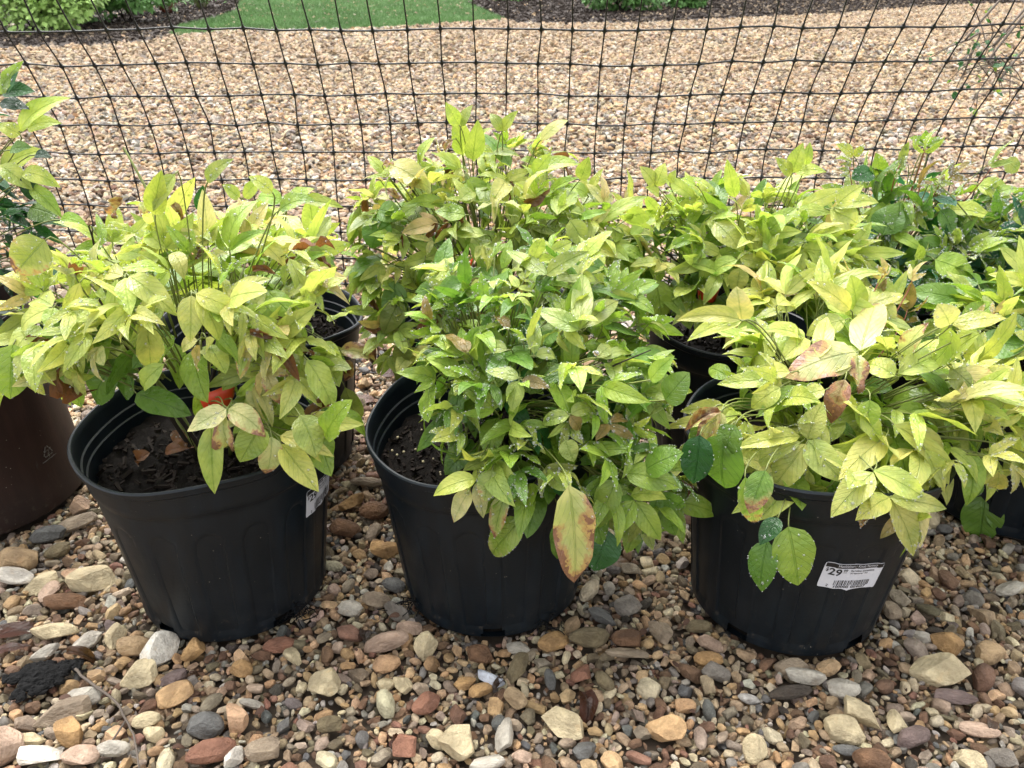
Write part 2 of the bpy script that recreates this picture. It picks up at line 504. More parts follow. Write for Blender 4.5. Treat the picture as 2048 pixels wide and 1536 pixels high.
HAND = [  # px, py, long px, short px, angle, colour, shape
    (319,1310,74,54,80,'white','angular'),(281,1351,64,52,10,'cream','angular'),(352,1392,62,44,30,'peach','sub'),(348,1359,58,36,15,'purple','round'),
    (389,1306,48,38,70,'ochre','angular'),(271,1297,62,44,10,'tan','sub'),(230,1277,46,34,80,'cream','angular'),(174,1285,52,34,60,'palegrey','sub'),
    (112,1268,78,44,10,'cream','angular'),(83,1310,64,26,15,'palegrey','angular'),(83,1169,64,40,10,'cream','angular'),(31,1157,68,32,0,'white','sub'),
    (188,1165,82,46,25,'cream','angular'),(41,1128,64,44,0,'tan','sub'),(97,1072,56,40,20,'slate','round'),(155,1049,70,34,20,'greytan','sub'),(118,1105,46,34,40,'olive','round'),
    (132,1206,70,34,10,'brown','sub'),(99,1188,42,36,70,'pink','sub'),(128,1426,90,42,20,'greytan','angular'),(170,1395,58,42,10,'palegrey','sub'),
    (145,1469,58,44,-30,'ochre','angular'),(54,1484,56,34,15,'cream','angular'),(77,1513,78,42,0,'white','angular'),(161,1517,62,50,0,'pink','sub'),
    (228,1500,56,36,10,'palegrey','round'),(12,1500,62,54,60,'pink','sub'),(306,1471,36,34,0,'cream','angular'),(294,1442,48,28,20,'cream','sub'),
    (410,1457,64,46,10,'slate','sub'),(426,1508,84,54,20,'rust','round'),(468,1517,42,36,50,'white','angular'),(530,1506,64,46,20,'greytan','sub'),
    (652,1374,64,56,-20,'cream','angular'),(482,1341,42,30,0,'ochre','sub'),(586,1314,42,34,-50,'cream','angular'),(503,1407,44,22,0,'palegrey','round'),
    (753,1202,54,34,10,'greytan','round'),(793,1225,58,38,-35,'grey','angular'),(749,1028,58,52,30,'brown','round'),(770,1103,60,44,10,'ochre','angular'),
    (789,1173,46,42,0,'slate','round'),(820,1260,50,34,10,'pink','sub'),(849,1295,52,46,60,'cream','angular'),(770,1289,88,34,15,'pink','sub'),(770,1370,40,34,0,'cream','angular'),
    (807,1368,40,32,-45,'cream','angular'),(927,1368,48,32,10,'ochre','angular'),(960,1382,54,36,35,'ochre','round'),(977,1357,72,34,-40,'bluewhite','angular'),
    (1033,1339,72,32,70,'olive','angular'),(1035,1297,48,30,0,'palegrey','sub'),(1163,1353,54,46,60,'rust','angular'),(1209,1363,50,36,-60,'olive','round'),
    (1101,1360,48,30,-80,'slate','round'),(1180,1281,80,54,0,'olive','round'),(1204,1237,58,40,-20,'slate','angular'),(1256,1283,60,38,-10,'brown','sub'),
    (1252,1308,82,30,-5,'greytan','sub'),(1322,1264,70,38,-70,'greytan','angular'),(1254,1215,56,44,20,'grey','angular'),(1109,1285,66,34,35,'ochre','sub'),
    (1126,1450,84,52,-25,'cream','angular'),(1327,1467,78,56,-10,'peach','angular'),(1165,1504,50,40,0,'slate','angular'),(915,1492,74,62,40,'cream','angular'),
    (873,1480,46,32,-30,'cream','sub'),(1010,1475,86,40,80,'palegrey','angular'),(1043,1512,44,26,10,'pink','angular'),(851,1409,58,50,60,'rust','sub'),(811,1496,46,40,0,'rust','angular'),
    (973,1529,66,28,10,'palegrey','sub'),(737,966,68,26,0,'greytan','round'),(1602,1355,82,42,-35,'palegrey','angular'),(1581,1386,78,34,5,'dark','round'),
    (1683,1382,58,44,0,'palegrey','sub'),(1718,1432,78,50,-30,'cream','angular'),(1687,1465,66,46,-15,'cream','sub'),(1877,1347,92,62,-10,'cream','angular'),
    (1794,1448,54,36,70,'cream','angular'),(1908,1393,74,26,-5,'purple','sub'),(1956,1461,64,28,-15,'pink','sub'),(1825,1477,62,36,20,'purple','sub'),
    (1747,1523,68,32,0,'brown','sub'),(1509,1504,54,46,70,'cream','sub'),(1699,1500,52,24,-10,'slate','round'),(1416,1322,52,34,0,'ochre','round'),(1432,1347,54,36,0,'grey','sub'),
    (1420,1289,48,28,-30,'pink','sub'),(1894,1287,50,42,-50,'ochre','angular'),(1979,1308,50,44,20,'tan','sub'),(1939,1521,48,34,0,'cream','angular'),(2005,1517,50,36,-40,'grey','angular'),
    (1782,1225,38,36,70,'greytan','round'),(1580,1310,60,30,5,'greytan','sub'),(700,1220,48,36,0,'palegrey','round'),(960,1310,50,34,0,'brown','sub'),(560,1290,60,36,5,'rust','sub'),
    (1395,1255,50,34,0,'olive','round'),(690,1060,58,40,0,'brown','sub'),(700,1010,60,44,20,'ochre','angular'),(2020,1180,50,34,10,'palegrey','round'),(660,1450,46,36,0,'olive','sub')]

near = []          # x, y, r, z, kind index, colour, aspect, rot
def pot_clear(x, y, m):
    return all((x - px) ** 2 + (y - py) ** 2 > (BASE_R[k] + m) ** 2 for k, (px, py) in POTS.items())

CELL = .03
grid = {}
def fits(x, y, r, f):
    cx, cy = int(x // CELL), int(y // CELL)
    for i in range(cx - 3, cx + 4):
        for j in range(cy - 3, cy + 4):
            for (a, b, q) in grid.get((i, j), ()):
                if (a - x) ** 2 + (b - y) ** 2 < (f * (r + q)) ** 2:
                    return False
    return True
def put(x, y, r):
    grid.setdefault((int(x // CELL), int(y // CELL)), []).append((x, y, r))

kidx = {'round': list(range(12)), 'sub': list(range(12, 24)), 'angular': list(range(24, 36))}
single = []
for (px, py, a, b, ang, colr, shp) in HAND:
    g = ground(px, py, .008)
    depth = (g - ORG).length * .96
    ra, rb = a / F * depth / 2, b / F * depth / 2 * 1.12
    r = (ra + rb) / 2
    if not pot_clear(g.x, g.y, r * .55):
        v = Vector((g.x, g.y))
        k = min(POTS, key=lambda q: (Vector(POTS[q]) - v).length)
        c = Vector(POTS[k])
        v = c + (v - c).normalized() * (BASE_R[k] + r * .7)
        g.x, g.y = v
    put(g.x, g.y, r * .92)
    kk = rs.uniform(1.06, 1.22)
    c = tuple(min(.85, x * kk) for x in PAL[colr])
    single.append((g.x, g.y, ra * 1.1, rb * 1.14, min(ra, rb) * rs.uniform(.85, 1.2), math.radians(ang), rs.choice(kidx[shp]), c))

def near_zone(x, y):
    return abs(x) < .66 * y + .42
def rnd_pos():
    while True:
        x, y = rs.uniform(-1.75, 1.75), rs.uniform(.45, 1.95)
        if near_zone(x, y):
            return x, y
def place(n, rlo, rhi, f, tries, zf, margin):
    out = 0
    for _ in range(tries):
        if out >= n:
            break
        x, y = rnd_pos()
        r = rlo + (rhi - rlo) * rs.random() ** 1.6
        if not pot_clear(x, y, margin) or not fits(x, y, r, f):
            continue
        put(x, y, r)
        near.append((x, y, r, zf))
        out += 1
place(430, .0140, .0225, .84, 6000, .32, .008)
place(4600, .0078, .0140, .74, 36000, .32, .004)
place(9000, .0046, .0080, .68, 50000, .25, -.01)
place(7000, .0030, .0052, .62, 30000, .5, -.01)
fill = []
for _ in range(11000):
    x, y = rnd_pos()
    if pot_clear(x, y, -.02):
        fill.append((x, y, rs.uniform(.007, .013), -.55))

def stone_cloud(name, pts, label, parent=None):
    """pts: x, y, z, (sx, sy, sz), (rx, ry, rz), index, colour"""
    n = len(pts)
    me = bpy.data.meshes.new(name)
    me.vertices.add(n)
    me.vertices.foreach_set('co', np.array([p[0] for p in pts], dtype=np.float32).ravel())
    def attr(nm, typ, key, arr):
        at_ = me.attributes.new(nm, typ, 'POINT')
        at_.data.foreach_set(key, arr)
    attr('scl', 'FLOAT_VECTOR', 'vector', np.array([p[1] for p in pts], dtype=np.float32).ravel())
    attr('rot', 'FLOAT_VECTOR', 'vector', np.array([p[2] for p in pts], dtype=np.float32).ravel())
    attr('idx', 'INT', 'value', np.array([p[3] for p in pts], dtype=np.int32))
    attr('col', 'FLOAT_COLOR', 'color', np.array([(*p[4], 1) for p in pts], dtype=np.float32).ravel())
    attr('rnd', 'FLOAT', 'value', np.random.RandomState(5).rand(n).astype(np.float32))
    o = obj(name, me, parent)
    o['kind'] = 'stuff'
    if label:
        o['label'] = label
    ng = bpy.data.node_groups.new('scatter_gravel', 'GeometryNodeTree')
    ng.interface.new_socket('Geometry', in_out='INPUT', socket_type='NodeSocketGeometry')
    ng.interface.new_socket('Geometry', in_out='OUTPUT', socket_type='NodeSocketGeometry')
    N = ng.nodes.new
    gi, go = N('NodeGroupInput'), N('NodeGroupOutput')
    iop = N('GeometryNodeInstanceOnPoints')
    ci = N('GeometryNodeCollectionInfo')
    ci.inputs['Collection'].default_value = proto_col
    ci.inputs['Separate Children'].default_value = True
    ci.inputs['Reset Children'].default_value = True
    def named(nm, typ):
        q = N('GeometryNodeInputNamedAttribute')
        q.data_type = typ
        q.inputs['Name'].default_value = nm
        return q.outputs['Attribute']
    e2r = N('FunctionNodeEulerToRotation')
    L = ng.links.new
    L(gi.outputs[0], iop.inputs['Points'])
    L(ci.outputs[0], iop.inputs['Instance'])
    iop.inputs['Pick Instance'].default_value = True
    L(named('idx', 'INT'), iop.inputs['Instance Index'])
    L(named('rot', 'FLOAT_VECTOR'), e2r.inputs[0])
    L(e2r.outputs[0], iop.inputs['Rotation'])
    L(named('scl', 'FLOAT_VECTOR'), iop.inputs['Scale'])
    L(iop.outputs[0], go.inputs[0])
    md = o.modifiers.new('scatter', 'NODES')
    md.node_group = ng
    return o

T = 2 * math.pi
near.sort(key=lambda p: -p[2])
# the largest stones are objects of their own, parts of the gravel bed
nsingle = 300 - len(single)
for (x, y, r, zf) in near[:nsingle]:
    single.append((x, y, r * rs.uniform(1.0, 1.2), r * rs.uniform(.8, 1.0), r * rs.uniform(.75, 1.05), rs.uniform(0, T), rs.randrange(12, 36) if rs.random() < .75 else rs.randrange(12), pick(NEAR_W, rs)))
for (x, y, a, b, h, ang, ki, c) in single:
    o = bpy.data.objects.new('stone', PROTO[ki][1])
    COL.objects.link(o)
    o.parent = gd
    tilt = .24 if ki >= 24 else .16
    o.location = (x, y, .003 + h * .5)
    o.rotation_euler = (rs.gauss(0, tilt), rs.gauss(0, tilt), ang)
    o.scale = (a, b, h * 1.25)
    o.color = (*c, 1)
pts = []
for (x, y, r, zf) in near[nsingle:]:
    h = r * rs.uniform(.8, 1.3)
    pts.append(((x, y, .0005 + r * zf), (r * rs.uniform(1.0, 1.25), r * rs.uniform(.8, 1.05), h), (rs.gauss(0, .3), rs.gauss(0, .3), rs.uniform(0, T)), rs.randrange(12, 36) if rs.random() < .8 else rs.randrange(12), pick(NEAR_W, rs)))
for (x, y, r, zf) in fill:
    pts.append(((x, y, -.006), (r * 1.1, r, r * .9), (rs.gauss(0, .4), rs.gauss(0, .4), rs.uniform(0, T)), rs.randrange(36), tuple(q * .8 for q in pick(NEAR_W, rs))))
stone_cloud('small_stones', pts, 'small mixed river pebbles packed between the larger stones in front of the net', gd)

pts = []
rf = np.random.RandomState(3)
def far_band(y0, y1, dens, rlo, rhi):
    A = .66 * (y1 * y1 - y0 * y0) + 1.2 * (y1 - y0)
    n = int(A * dens)
    got = 0
    while got < n:
        y = rf.uniform(y0, y1)
        hw = .66 * y + .6
        x = rf.uniform(-1, 1) * (.66 * y1 + .6)
        if abs(x) > hw:
            continue
        got += 1
        if inside(LAWN, x, y) or inside(BED_L, x, y) or inside(BED_R, x, y):
            if rf.rand() > .05 or y > 17:
                continue
        if y < 1.95 and not pot_clear(x, y, 0):
            continue
        r = rlo + (rhi - rlo) * rf.rand() ** 2.2
        patch = math.sin(x * 1.3 + 2 * math.sin(y * .7)) + math.sin(y * 1.1 + x * .4)
        c = pick(FAR_W, rs)
        if y > 5.5:
            w = min(1, (y - 5.5) / 4) * (.5 + .25 * patch)
            w = max(0, min(.5, w))
            c = tuple(q * (1 - w) + k * w for q, k in zip(c, (.42, .30, .18)))
        if y < 2.6 and rs.random() < .45:
            c = pick(NEAR_W, rs)
        pts.append(((x, y, .002 + rf.uniform(-.004, .006)), (r * rf.uniform(1, 1.4), r * rf.uniform(.75, 1.1), r * rf.uniform(.7, 1.2)),
                    (rf.normal(0, .42), rf.normal(0, .42), rf.uniform(0, T)), int(rf.randint(8, 36)), tuple(np.array(c) * rf.uniform(.74, 1.12) * np.array((1.0, .985, .965)))))
far_band(1.9, 2.8, 4600, .006, .020)
far_band(2.8, 4.2, 3500, .008, .021)
far_band(4.2, 7.0, 1750, .011, .025)
far_band(7.0, 16.5, 480, .018, .034)
stone_cloud('path_gravel', pts, 'pale tan gravel path spreading behind the black net')

# ------------------------------------------------------------------ the net fence
NS = .0632
NET_Y = [(-.02, 1.775), (.10, 1.80), (.35, 1.825), (.55, 1.825), (.66, 1.775), (.79, 1.70), (.95, 1.62), (1.25, 1.5)]
def net_y(z):
    for (a, ya), (b, yb) in zip(NET_Y, NET_Y[1:]):
        if z <= b:
            t = (z - a) / (b - a)
            return ya + (yb - ya) * t
    return NET_Y[-1][1]
def net_smooth(z):
    return (net_y(z - .06) + net_y(z) * 2 + net_y(z + .06)) / 4
rows_z = [1.205, 1.13, 1.055, .98, .905, .838, .771, .705, .640, .578, .517, .457, .398, .339, .280, .221, .162, .103, .045, .003]
rows_z = rows_z[::-1]
rn = random.Random(8)
NC = 44
wob = [[(rn.gauss(0, .0012), rn.gauss(0, .0012), rn.gauss(0, .004)) for _ in rows_z] for _ in range(NC)]
def net_node(i, j):
    z = rows_z[j]
    x = (i - (NC - 1) / 2) * NS + .020
    low = max(0.0, .80 - z)
    x *= 1 - .025 * low
    x -= .10 * low * max(0, x - .35) * .9              # the net sags towards the right bottom
    zz = z + .010 * max(0, x - .1) ** 1.3 + .002 * math.sin(i * .7)
    w = wob[i][j]
    y = net_smooth(z) + .012 * math.sin(i * .33 + z * 3) + w[2]
    return Vector((x + w[0] + .003 * math.sin(i * .9 + j * .6), y, zz + w[1]))
fence, FM = thing('net_fence', 'black plastic square mesh net stretched upright behind the row of potted shrubs', 'net fence', (0, 1.78, 0))
NODES = [[net_node(i, j) for j in range(len(rows_z))] for i in range(NC)]
def catmull(P, n):
    out, kn = [], []
    for i in range(len(P) - 1):
        p0, p1, p2, p3 = P[max(0, i - 1)], P[i], P[i + 1], P[min(len(P) - 1, i + 2)]
        for k in range(n):
            t = k / n
            out.append(.5 * ((2 * p1) + (p2 - p0) * t + (2 * p0 - 5 * p1 + 4 * p2 - p3) * t * t + (3 * p1 - p0 - 3 * p2 + p3) * t ** 3))
            kn.append(min(t, 1 - t))
    out.append(P[-1]); kn.append(0)
    return out, kn
def strand(name, P, thin, thick):
    pts_, kn = catmull(P, 10)
    rad = [thin + (thick - thin) * max(0, 1 - q / .13) ** 1.5 for q in kn]
    b = Buf()
    tube(b, pts_, rad, 6)
    obj(name, b.mesh(name, M_NET), fence, Matrix.Identity(4))
for i in range(NC):
    strand('vertical_strand', NODES[i], .00155, .0044)
for j in range(len(rows_z)):
    strand('horizontal_strand', [NODES[i][j] for i in range(NC)], .0019, .0043)

# ------------------------------------------------------------------ pots
POT_H, R_BASE, R_TOP = .300, .140, .1665

def smooth01(t):
    t = max(0.0, min(1.0, t))
    return t * t * (3 - 2 * t)

def pot_radius(th, z, seed=0.0):
    """outer wall of a nursery pot: flat base, fluted sides, banded rim"""
    r = R_BASE + (R_TOP - R_BASE) * (z / .25)
    if z < .006:
        r -= .006 * (1 - z / .006)
    per = T / 16
    a = abs(((th + seed) / per) % 1.0 - .5) * 2
    arch = .215 - .03 * (1 - math.sqrt(max(0, 1 - (a / .62) ** 2))) if a < .62 else 0
    rec = smooth01((.62 - a) / .14) * smooth01((arch - z) / .010) * smooth01((z - .012) / .02)
    r -= .0042 * rec
    if z > .247:
        r += .0040 * smooth01((z - .247) / .005)
    if z > .285:
        r += .0052 * smooth01((z - .285) / .005)
    return r

def warp(th, z, seed):
    k = (z / POT_H) ** 2
    return 1 + k * (.022 * math.cos(2 * (th - seed * 2.1)) + .006 * math.cos(3 * th + seed)), k * (.006 * math.cos(2 * th + seed * 3) + .003 * math.cos(5 * th + seed))

def pot_mesh(seed):
    NTH = 224
    zs = [0, .003, .006, .012, .018, .024, .030, .036, .044] + [.056 + i * .0125 for i in range(13)] + [.211, .217, .223, .230, .240, .247, .2495, .252, .262, .274, .285, .2875, .290, .294]
    prof_in = [(.2985, .1812), (.3005, .1795), (.3005, .1770), (.2985, .1752), (.290, .1735), (.270, .1715), (.2685, .1690), (.255, .1675), (.2535, .1652), (.235, .1635), (.15, .154), (.02, .139)]
    V, Fc = [], []
    ring = 0
    def addring(fn):
        nonlocal ring
        for i in range(NTH):
            th = T * i / NTH
            r, z = fn(th)
            k, dz = warp(th, z, seed)
            V.append((r * k * math.cos(th), r * k * math.sin(th), z + dz))
        ring += 1
    for z in zs:
        addring(lambda th, z=z: (pot_radius(th, z, seed), z))
    for z, r in prof_in:
        addring(lambda th, z=z, r=r: (r, z))
    holes = [seed * 1.3 + k * T / 5 for k in range(5)]
    def in_hole(i, j):
        if j > 8:
            return False
        th = T * (i + .5) / NTH
        z = (zs[j] + zs[j + 1]) / 2
        for h in holes:
            d = abs((th - h + math.pi) % T - math.pi) * R_BASE
            if z > .003 and z < .034 and d < .017 * math.sqrt(max(0, 1 - (z / .036) ** 2)) + .001:
                return True
        return False
    for j in range(ring - 1):
        for i in range(NTH):
            if in_hole(i, j):
                continue
            i2 = (i + 1) % NTH
            Fc.append((j * NTH + i, j * NTH + i2, (j + 1) * NTH + i2, (j + 1) * NTH + i))
    Fc.append(tuple(range(NTH))[::-1])
    me = mesh_from('pot', V, Fc, M_POT, True)
    me.set_sharp_from_angle(angle=math.radians(40))
    return me

def soil_mesh(seed, rtop=.161, z0=.236, rbot=.128):
    r_ = random.Random(int(seed * 100) + 5)
    V, Fc = [(0, 0, z0 + .01)], []
    rings, NTH = 16, 64
    for k in range(1, rings + 1):
        for i in range(NTH):
            th = T * i / NTH
            r = rtop * k / rings
            V.append((r * math.cos(th), r * math.sin(th), z0 + .012 * (1 - k / rings) + r_.uniform(-.007, .007) + .006 * math.sin(3 * th + seed) * k / rings))
    for i in range(NTH):
        Fc.append((0, 1 + i, 1 + (i + 1) % NTH))
    for k in range(rings - 1):
        for i in range(NTH):
            a, b = 1 + k * NTH, 1 + (k + 1) * NTH
            Fc.append((a + i, b + i, b + (i + 1) % NTH, a + (i + 1) % NTH))
    b = len(V)
    for i in range(NTH):
        th = T * i / NTH
        V.append((rbot * math.cos(th), rbot * math.sin(th), .004))
    a = 1 + (rings - 1) * NTH
    for i in range(NTH):
        Fc.append((a + i, b + i, b + (i + 1) % NTH, a + (i + 1) % NTH))
    return mesh_from('soil', V, Fc, M_SOIL, True)

def text_shape(s, size, bold=0.0):
    cu = bpy.data.curves.new('lettering', 'FONT')
    cu.body = s
    cu.size = size
    cu.offset = bold
    cu.resolution_u = 3
    o = bpy.data.objects.new('lettering', cu)
    COL.objects.link(o)
    dg = bpy.context.evaluated_depsgraph_get()
    me = bpy.data.meshes.new_from_object(o.evaluated_get(dg))
    V = [tuple(v.co[:2]) for v in me.vertices]
    Fc = [tuple(p.vertices) for p in me.polygons]
    bpy.data.objects.remove(o)
    bpy.data.meshes.remove(me)
    bpy.data.curves.remove(cu)
    return V, Fc

def fit(shape, x0, y0, width, height):
    V, Fc = shape
    xs, ys = [v[0] for v in V], [v[1] for v in V]
    sx, sy = width / (max(xs) - min(xs)), height / (max(ys) - min(ys))
    return [(x0 + (v[0] - min(xs)) * sx, y0 + (v[1] - min(ys)) * sy) for v in V], Fc

def wall_frame(M, px, py, radius):
    """the angle and height on a pot's wall that a point of the photograph falls on"""
    best = None
    for a in range(0, 360, 1):
        th = math.radians(a)
        for zi in range(4, 60):
            z = zi * .005
            r = radius(th, z)
            w = M @ Vector((r * math.cos(th), r * math.sin(th), z))
            n = M.to_3x3() @ Vector((math.cos(th), math.sin(th), 0))
            q = w - ORG
            if n.dot(q) > 0:
                continue
            dep = q.y * CP - q.z * SP
            x, y = 1024 + F * q.x / dep, 768 - F * (q.y * SP + q.z * CP) / dep
            d = (x - px) ** 2 + (y - py) ** 2
            if best is None or d < best[0]:
                best = (d, th, z)
    return best[1], best[2]

def sticker(root, M, px, py, turn, seed):
    rad = lambda th, z: pot_radius(th, z, seed)
    th0, z0 = wall_frame(M, px, py, rad)
    W, H = .086, .044
    ct, st = math.cos(turn), math.sin(turn)
    def wrap(x, y, off):
        s, q = x * ct - y * st, x * st + y * ct
        r0 = R_BASE + (R_TOP - R_BASE) * (z0 / .25)
        th, z = th0 + s / r0, z0 + q
        r = max(pot_radius(th, z, seed), (R_BASE + (R_TOP - R_BASE) * (z / .25)) - .0012) + off + .0005 * math.sin(x * 210)
        k, dz = warp(th, z, seed)
        return Vector((r * k * math.cos(th), r * k * math.sin(th), z + dz))
    nx, ny = 28, 8
    def outline(u, v):
        x = (u - .5) * W
        y = (v - .5) * H
        if v == 0:
            y -= .0028 * math.exp(-((u - .5) / .07) ** 2) - .0004
        c = .0022                                            # rounded corners
        if u in (0, 1) and v in (0, 1):
            x += c * .35 * (1 if u == 0 else -1)
            y += c * .35 * (1 if v == 0 else -1)
        return x, y
    b = Buf()
    V, Fc = [], []
    for j in range(ny + 1):
        for i in range(nx + 1):
            V.append(wrap(*outline(i / nx, j / ny), .0009))
    for j in range(ny):
        for i in range(nx):
            a = j * (nx + 1) + i
            Fc.append((a, a + 1, a + nx + 2, a + nx + 1))
    b.add(V, Fc)
    paper = obj('price_sticker', b.mesh('price_sticker', M_PAPER), root)
    def strip(buf, x0, y0, x1, y1, off, n=1):
        V = [wrap(x0 + (x1 - x0) * i / n, y, off) for y in (y0, y1) for i in range(n + 1)]
        buf.add(V, [(i, i + 1, i + n + 2, i + n + 1) for i in range(n)])
    b = Buf(); strip(b, -.0415, .0142, .0415, .0212, .0013, 24)
    obj('header_band', b.mesh('header_band', M_INK, False), paper)
    def letters(name, mat, items, off):
        b = Buf()
        for txt, x, y, w, h, bold in items:
            V, Fc = fit(text_shape(txt, 1.0, bold), x, y, w, h)
            b.add([wrap(p[0], p[1], off) for p in V], Fc)
        obj(name, b.mesh(name, mat, False), paper)
    letters('header_lettering', M_PAPER, [('Huckleberry Knob Nursery', -.026, .0150, .058, .0058, .003)], .0017)
    letters('price_lettering', M_INK, [('$', -.0395, .0060, .0036, .0070, .02), ('29', -.0350, .0010, .0165, .0118, .025), ('99', -.0170, .0082, .0062, .0044, .015),
                                      ('Nandina domestica', -.006, .0086, .036, .0034, .008), ("'Firepower' 7G", -.006, .0038, .027, .0034, .008)], .0013)
    b = Buf()
    strip(b, -.0170, .0066, -.0110, .0071, .0013)
    rb = random.Random(4)
    x = -.0235
    while x < .0290:
        w = rb.choice([.0006, .0008, .0013, .0018])
        strip(b, x, -.0155, x + w, -.0065, .0013)
        x += w + rb.choice([.0010, .0014, .0018])
    obj('barcode', b.mesh('barcode', M_INK, False), paper)
    letters('barcode_digits', M_INK, [('2', -.0320, -.0195, .0030, .0042, .02), ('100000', -.0220, -.0200, .0215, .0042, .02), ('054657', .0030, -.0200, .0240, .0042, .02)], .0013)

# ------------------------------------------------------------------ leaves
rl = random.Random(21)

def leaf_mesh(wl, droop, fold, wave, twist, sh_a=.62, sh_b=.85, seed=0, crumple=0.0):
    r_ = random.Random(seed)
    NSEG, AC = 10, 2
    peak = sh_a / (sh_a + sh_b)
    nrm = peak ** sh_a * (1 - peak) ** sh_b
    V, U, Fc = [], [], []
    y = z = 0.0
    ph = r_.uniform(0, 6)
    prev = 0
    side_bend = r_.uniform(-.10, .10)
    for i in range(NSEG + 1):
        v = i / NSEG
        a = .25 - droop * v + crumple * math.sin(v * 7 + ph)
        if i:
            y += math.cos(a) / NSEG
            z += math.sin(a) / NSEG
        w = wl / 2 * (v ** sh_a * (1 - v) ** sh_b / nrm) if 0 < v < 1 else .002
        tw = twist * v
        for k in range(-AC, AC + 1):
            s = k / AC
            lift = fold * abs(s) * w * (1.2 - .5 * abs(s)) + wave * w * abs(s) * math.sin(v * 13 + ph + (1.3 if s > 0 else 0))
            lift += crumple * w * math.sin(s * 4 + v * 9 + ph)
            x = s * w * (1 - crumple * .35)
            V.append((x * math.cos(tw) - lift * math.sin(tw) + side_bend * v * v, y - lift * math.sin(a) * .6, z + lift * math.cos(tw) + x * math.sin(tw)))
            U.append((.5 + s * .5 * (.25 + .75 * w / (wl / 2)), v))
    n = 2 * AC + 1
    for i in range(NSEG):
        for k in range(n - 1):
            a = i * n + k
            Fc.append((a, a + 1, a + n + 1, a + n))
    return mesh_from('leaf', V, Fc, M_LEAF, True, U)

LANCE = [leaf_mesh(rl.uniform(.31, .42), rl.uniform(.4, 1.7), rl.uniform(.05, .55), rl.uniform(.04, .16), rl.uniform(-.6, .6), .66, 1.05, seed=i) for i in range(20)]
FLAT = [leaf_mesh(rl.uniform(.34, .44), rl.uniform(.25, .7), rl.uniform(.05, .4), rl.uniform(.03, .16), rl.uniform(-.3, .3), .62, 1.0, seed=40 + i) for i in range(8)]
BROAD = [leaf_mesh(rl.uniform(.48, .62), rl.uniform(.5, 1.2), rl.uniform(-.1, .3), rl.uniform(.06, .17), rl.uniform(-.4, .4), .55, .82, seed=80 + i) for i in range(8)]
CURLED = [leaf_mesh(rl.uniform(.3, .45), rl.uniform(.9, 2.0), rl.uniform(.7, 1.5), .3, rl.uniform(-1.4, 1.4), seed=120 + i, crumple=rl.uniform(.18, .4)) for i in range(6)]
SETS = {'lance': LANCE, 'flat': FLAT, 'broad': BROAD, 'curled': CURLED}

LC = {'yellow': (.59, .62, .175), 'lime': (.46, .545, .120), 'grass': (.30, .43, .065), 'green': (.15, .28, .045), 'deep': (.035, .135, .035), 'blue': (.030, .145, .075),
      'dark': (.016, .055, .026), 'cream': (.62, .60, .26), 'pinky': (.58, .46, .20), 'bronze': (.29, .21, .070), 'olive': (.32, .38, .095), 'brown': (.20, .085, .035)}

def basis(d, nrm):
    y = d.normalized()
    z = (nrm - y * nrm.dot(y))
    if z.length < 1e-3:
        z = Vector((0, -.3, 1)) - y * y.dot(Vector((0, -.3, 1)))
    z.normalize()
    x = y.cross(z)
    return x, y, z

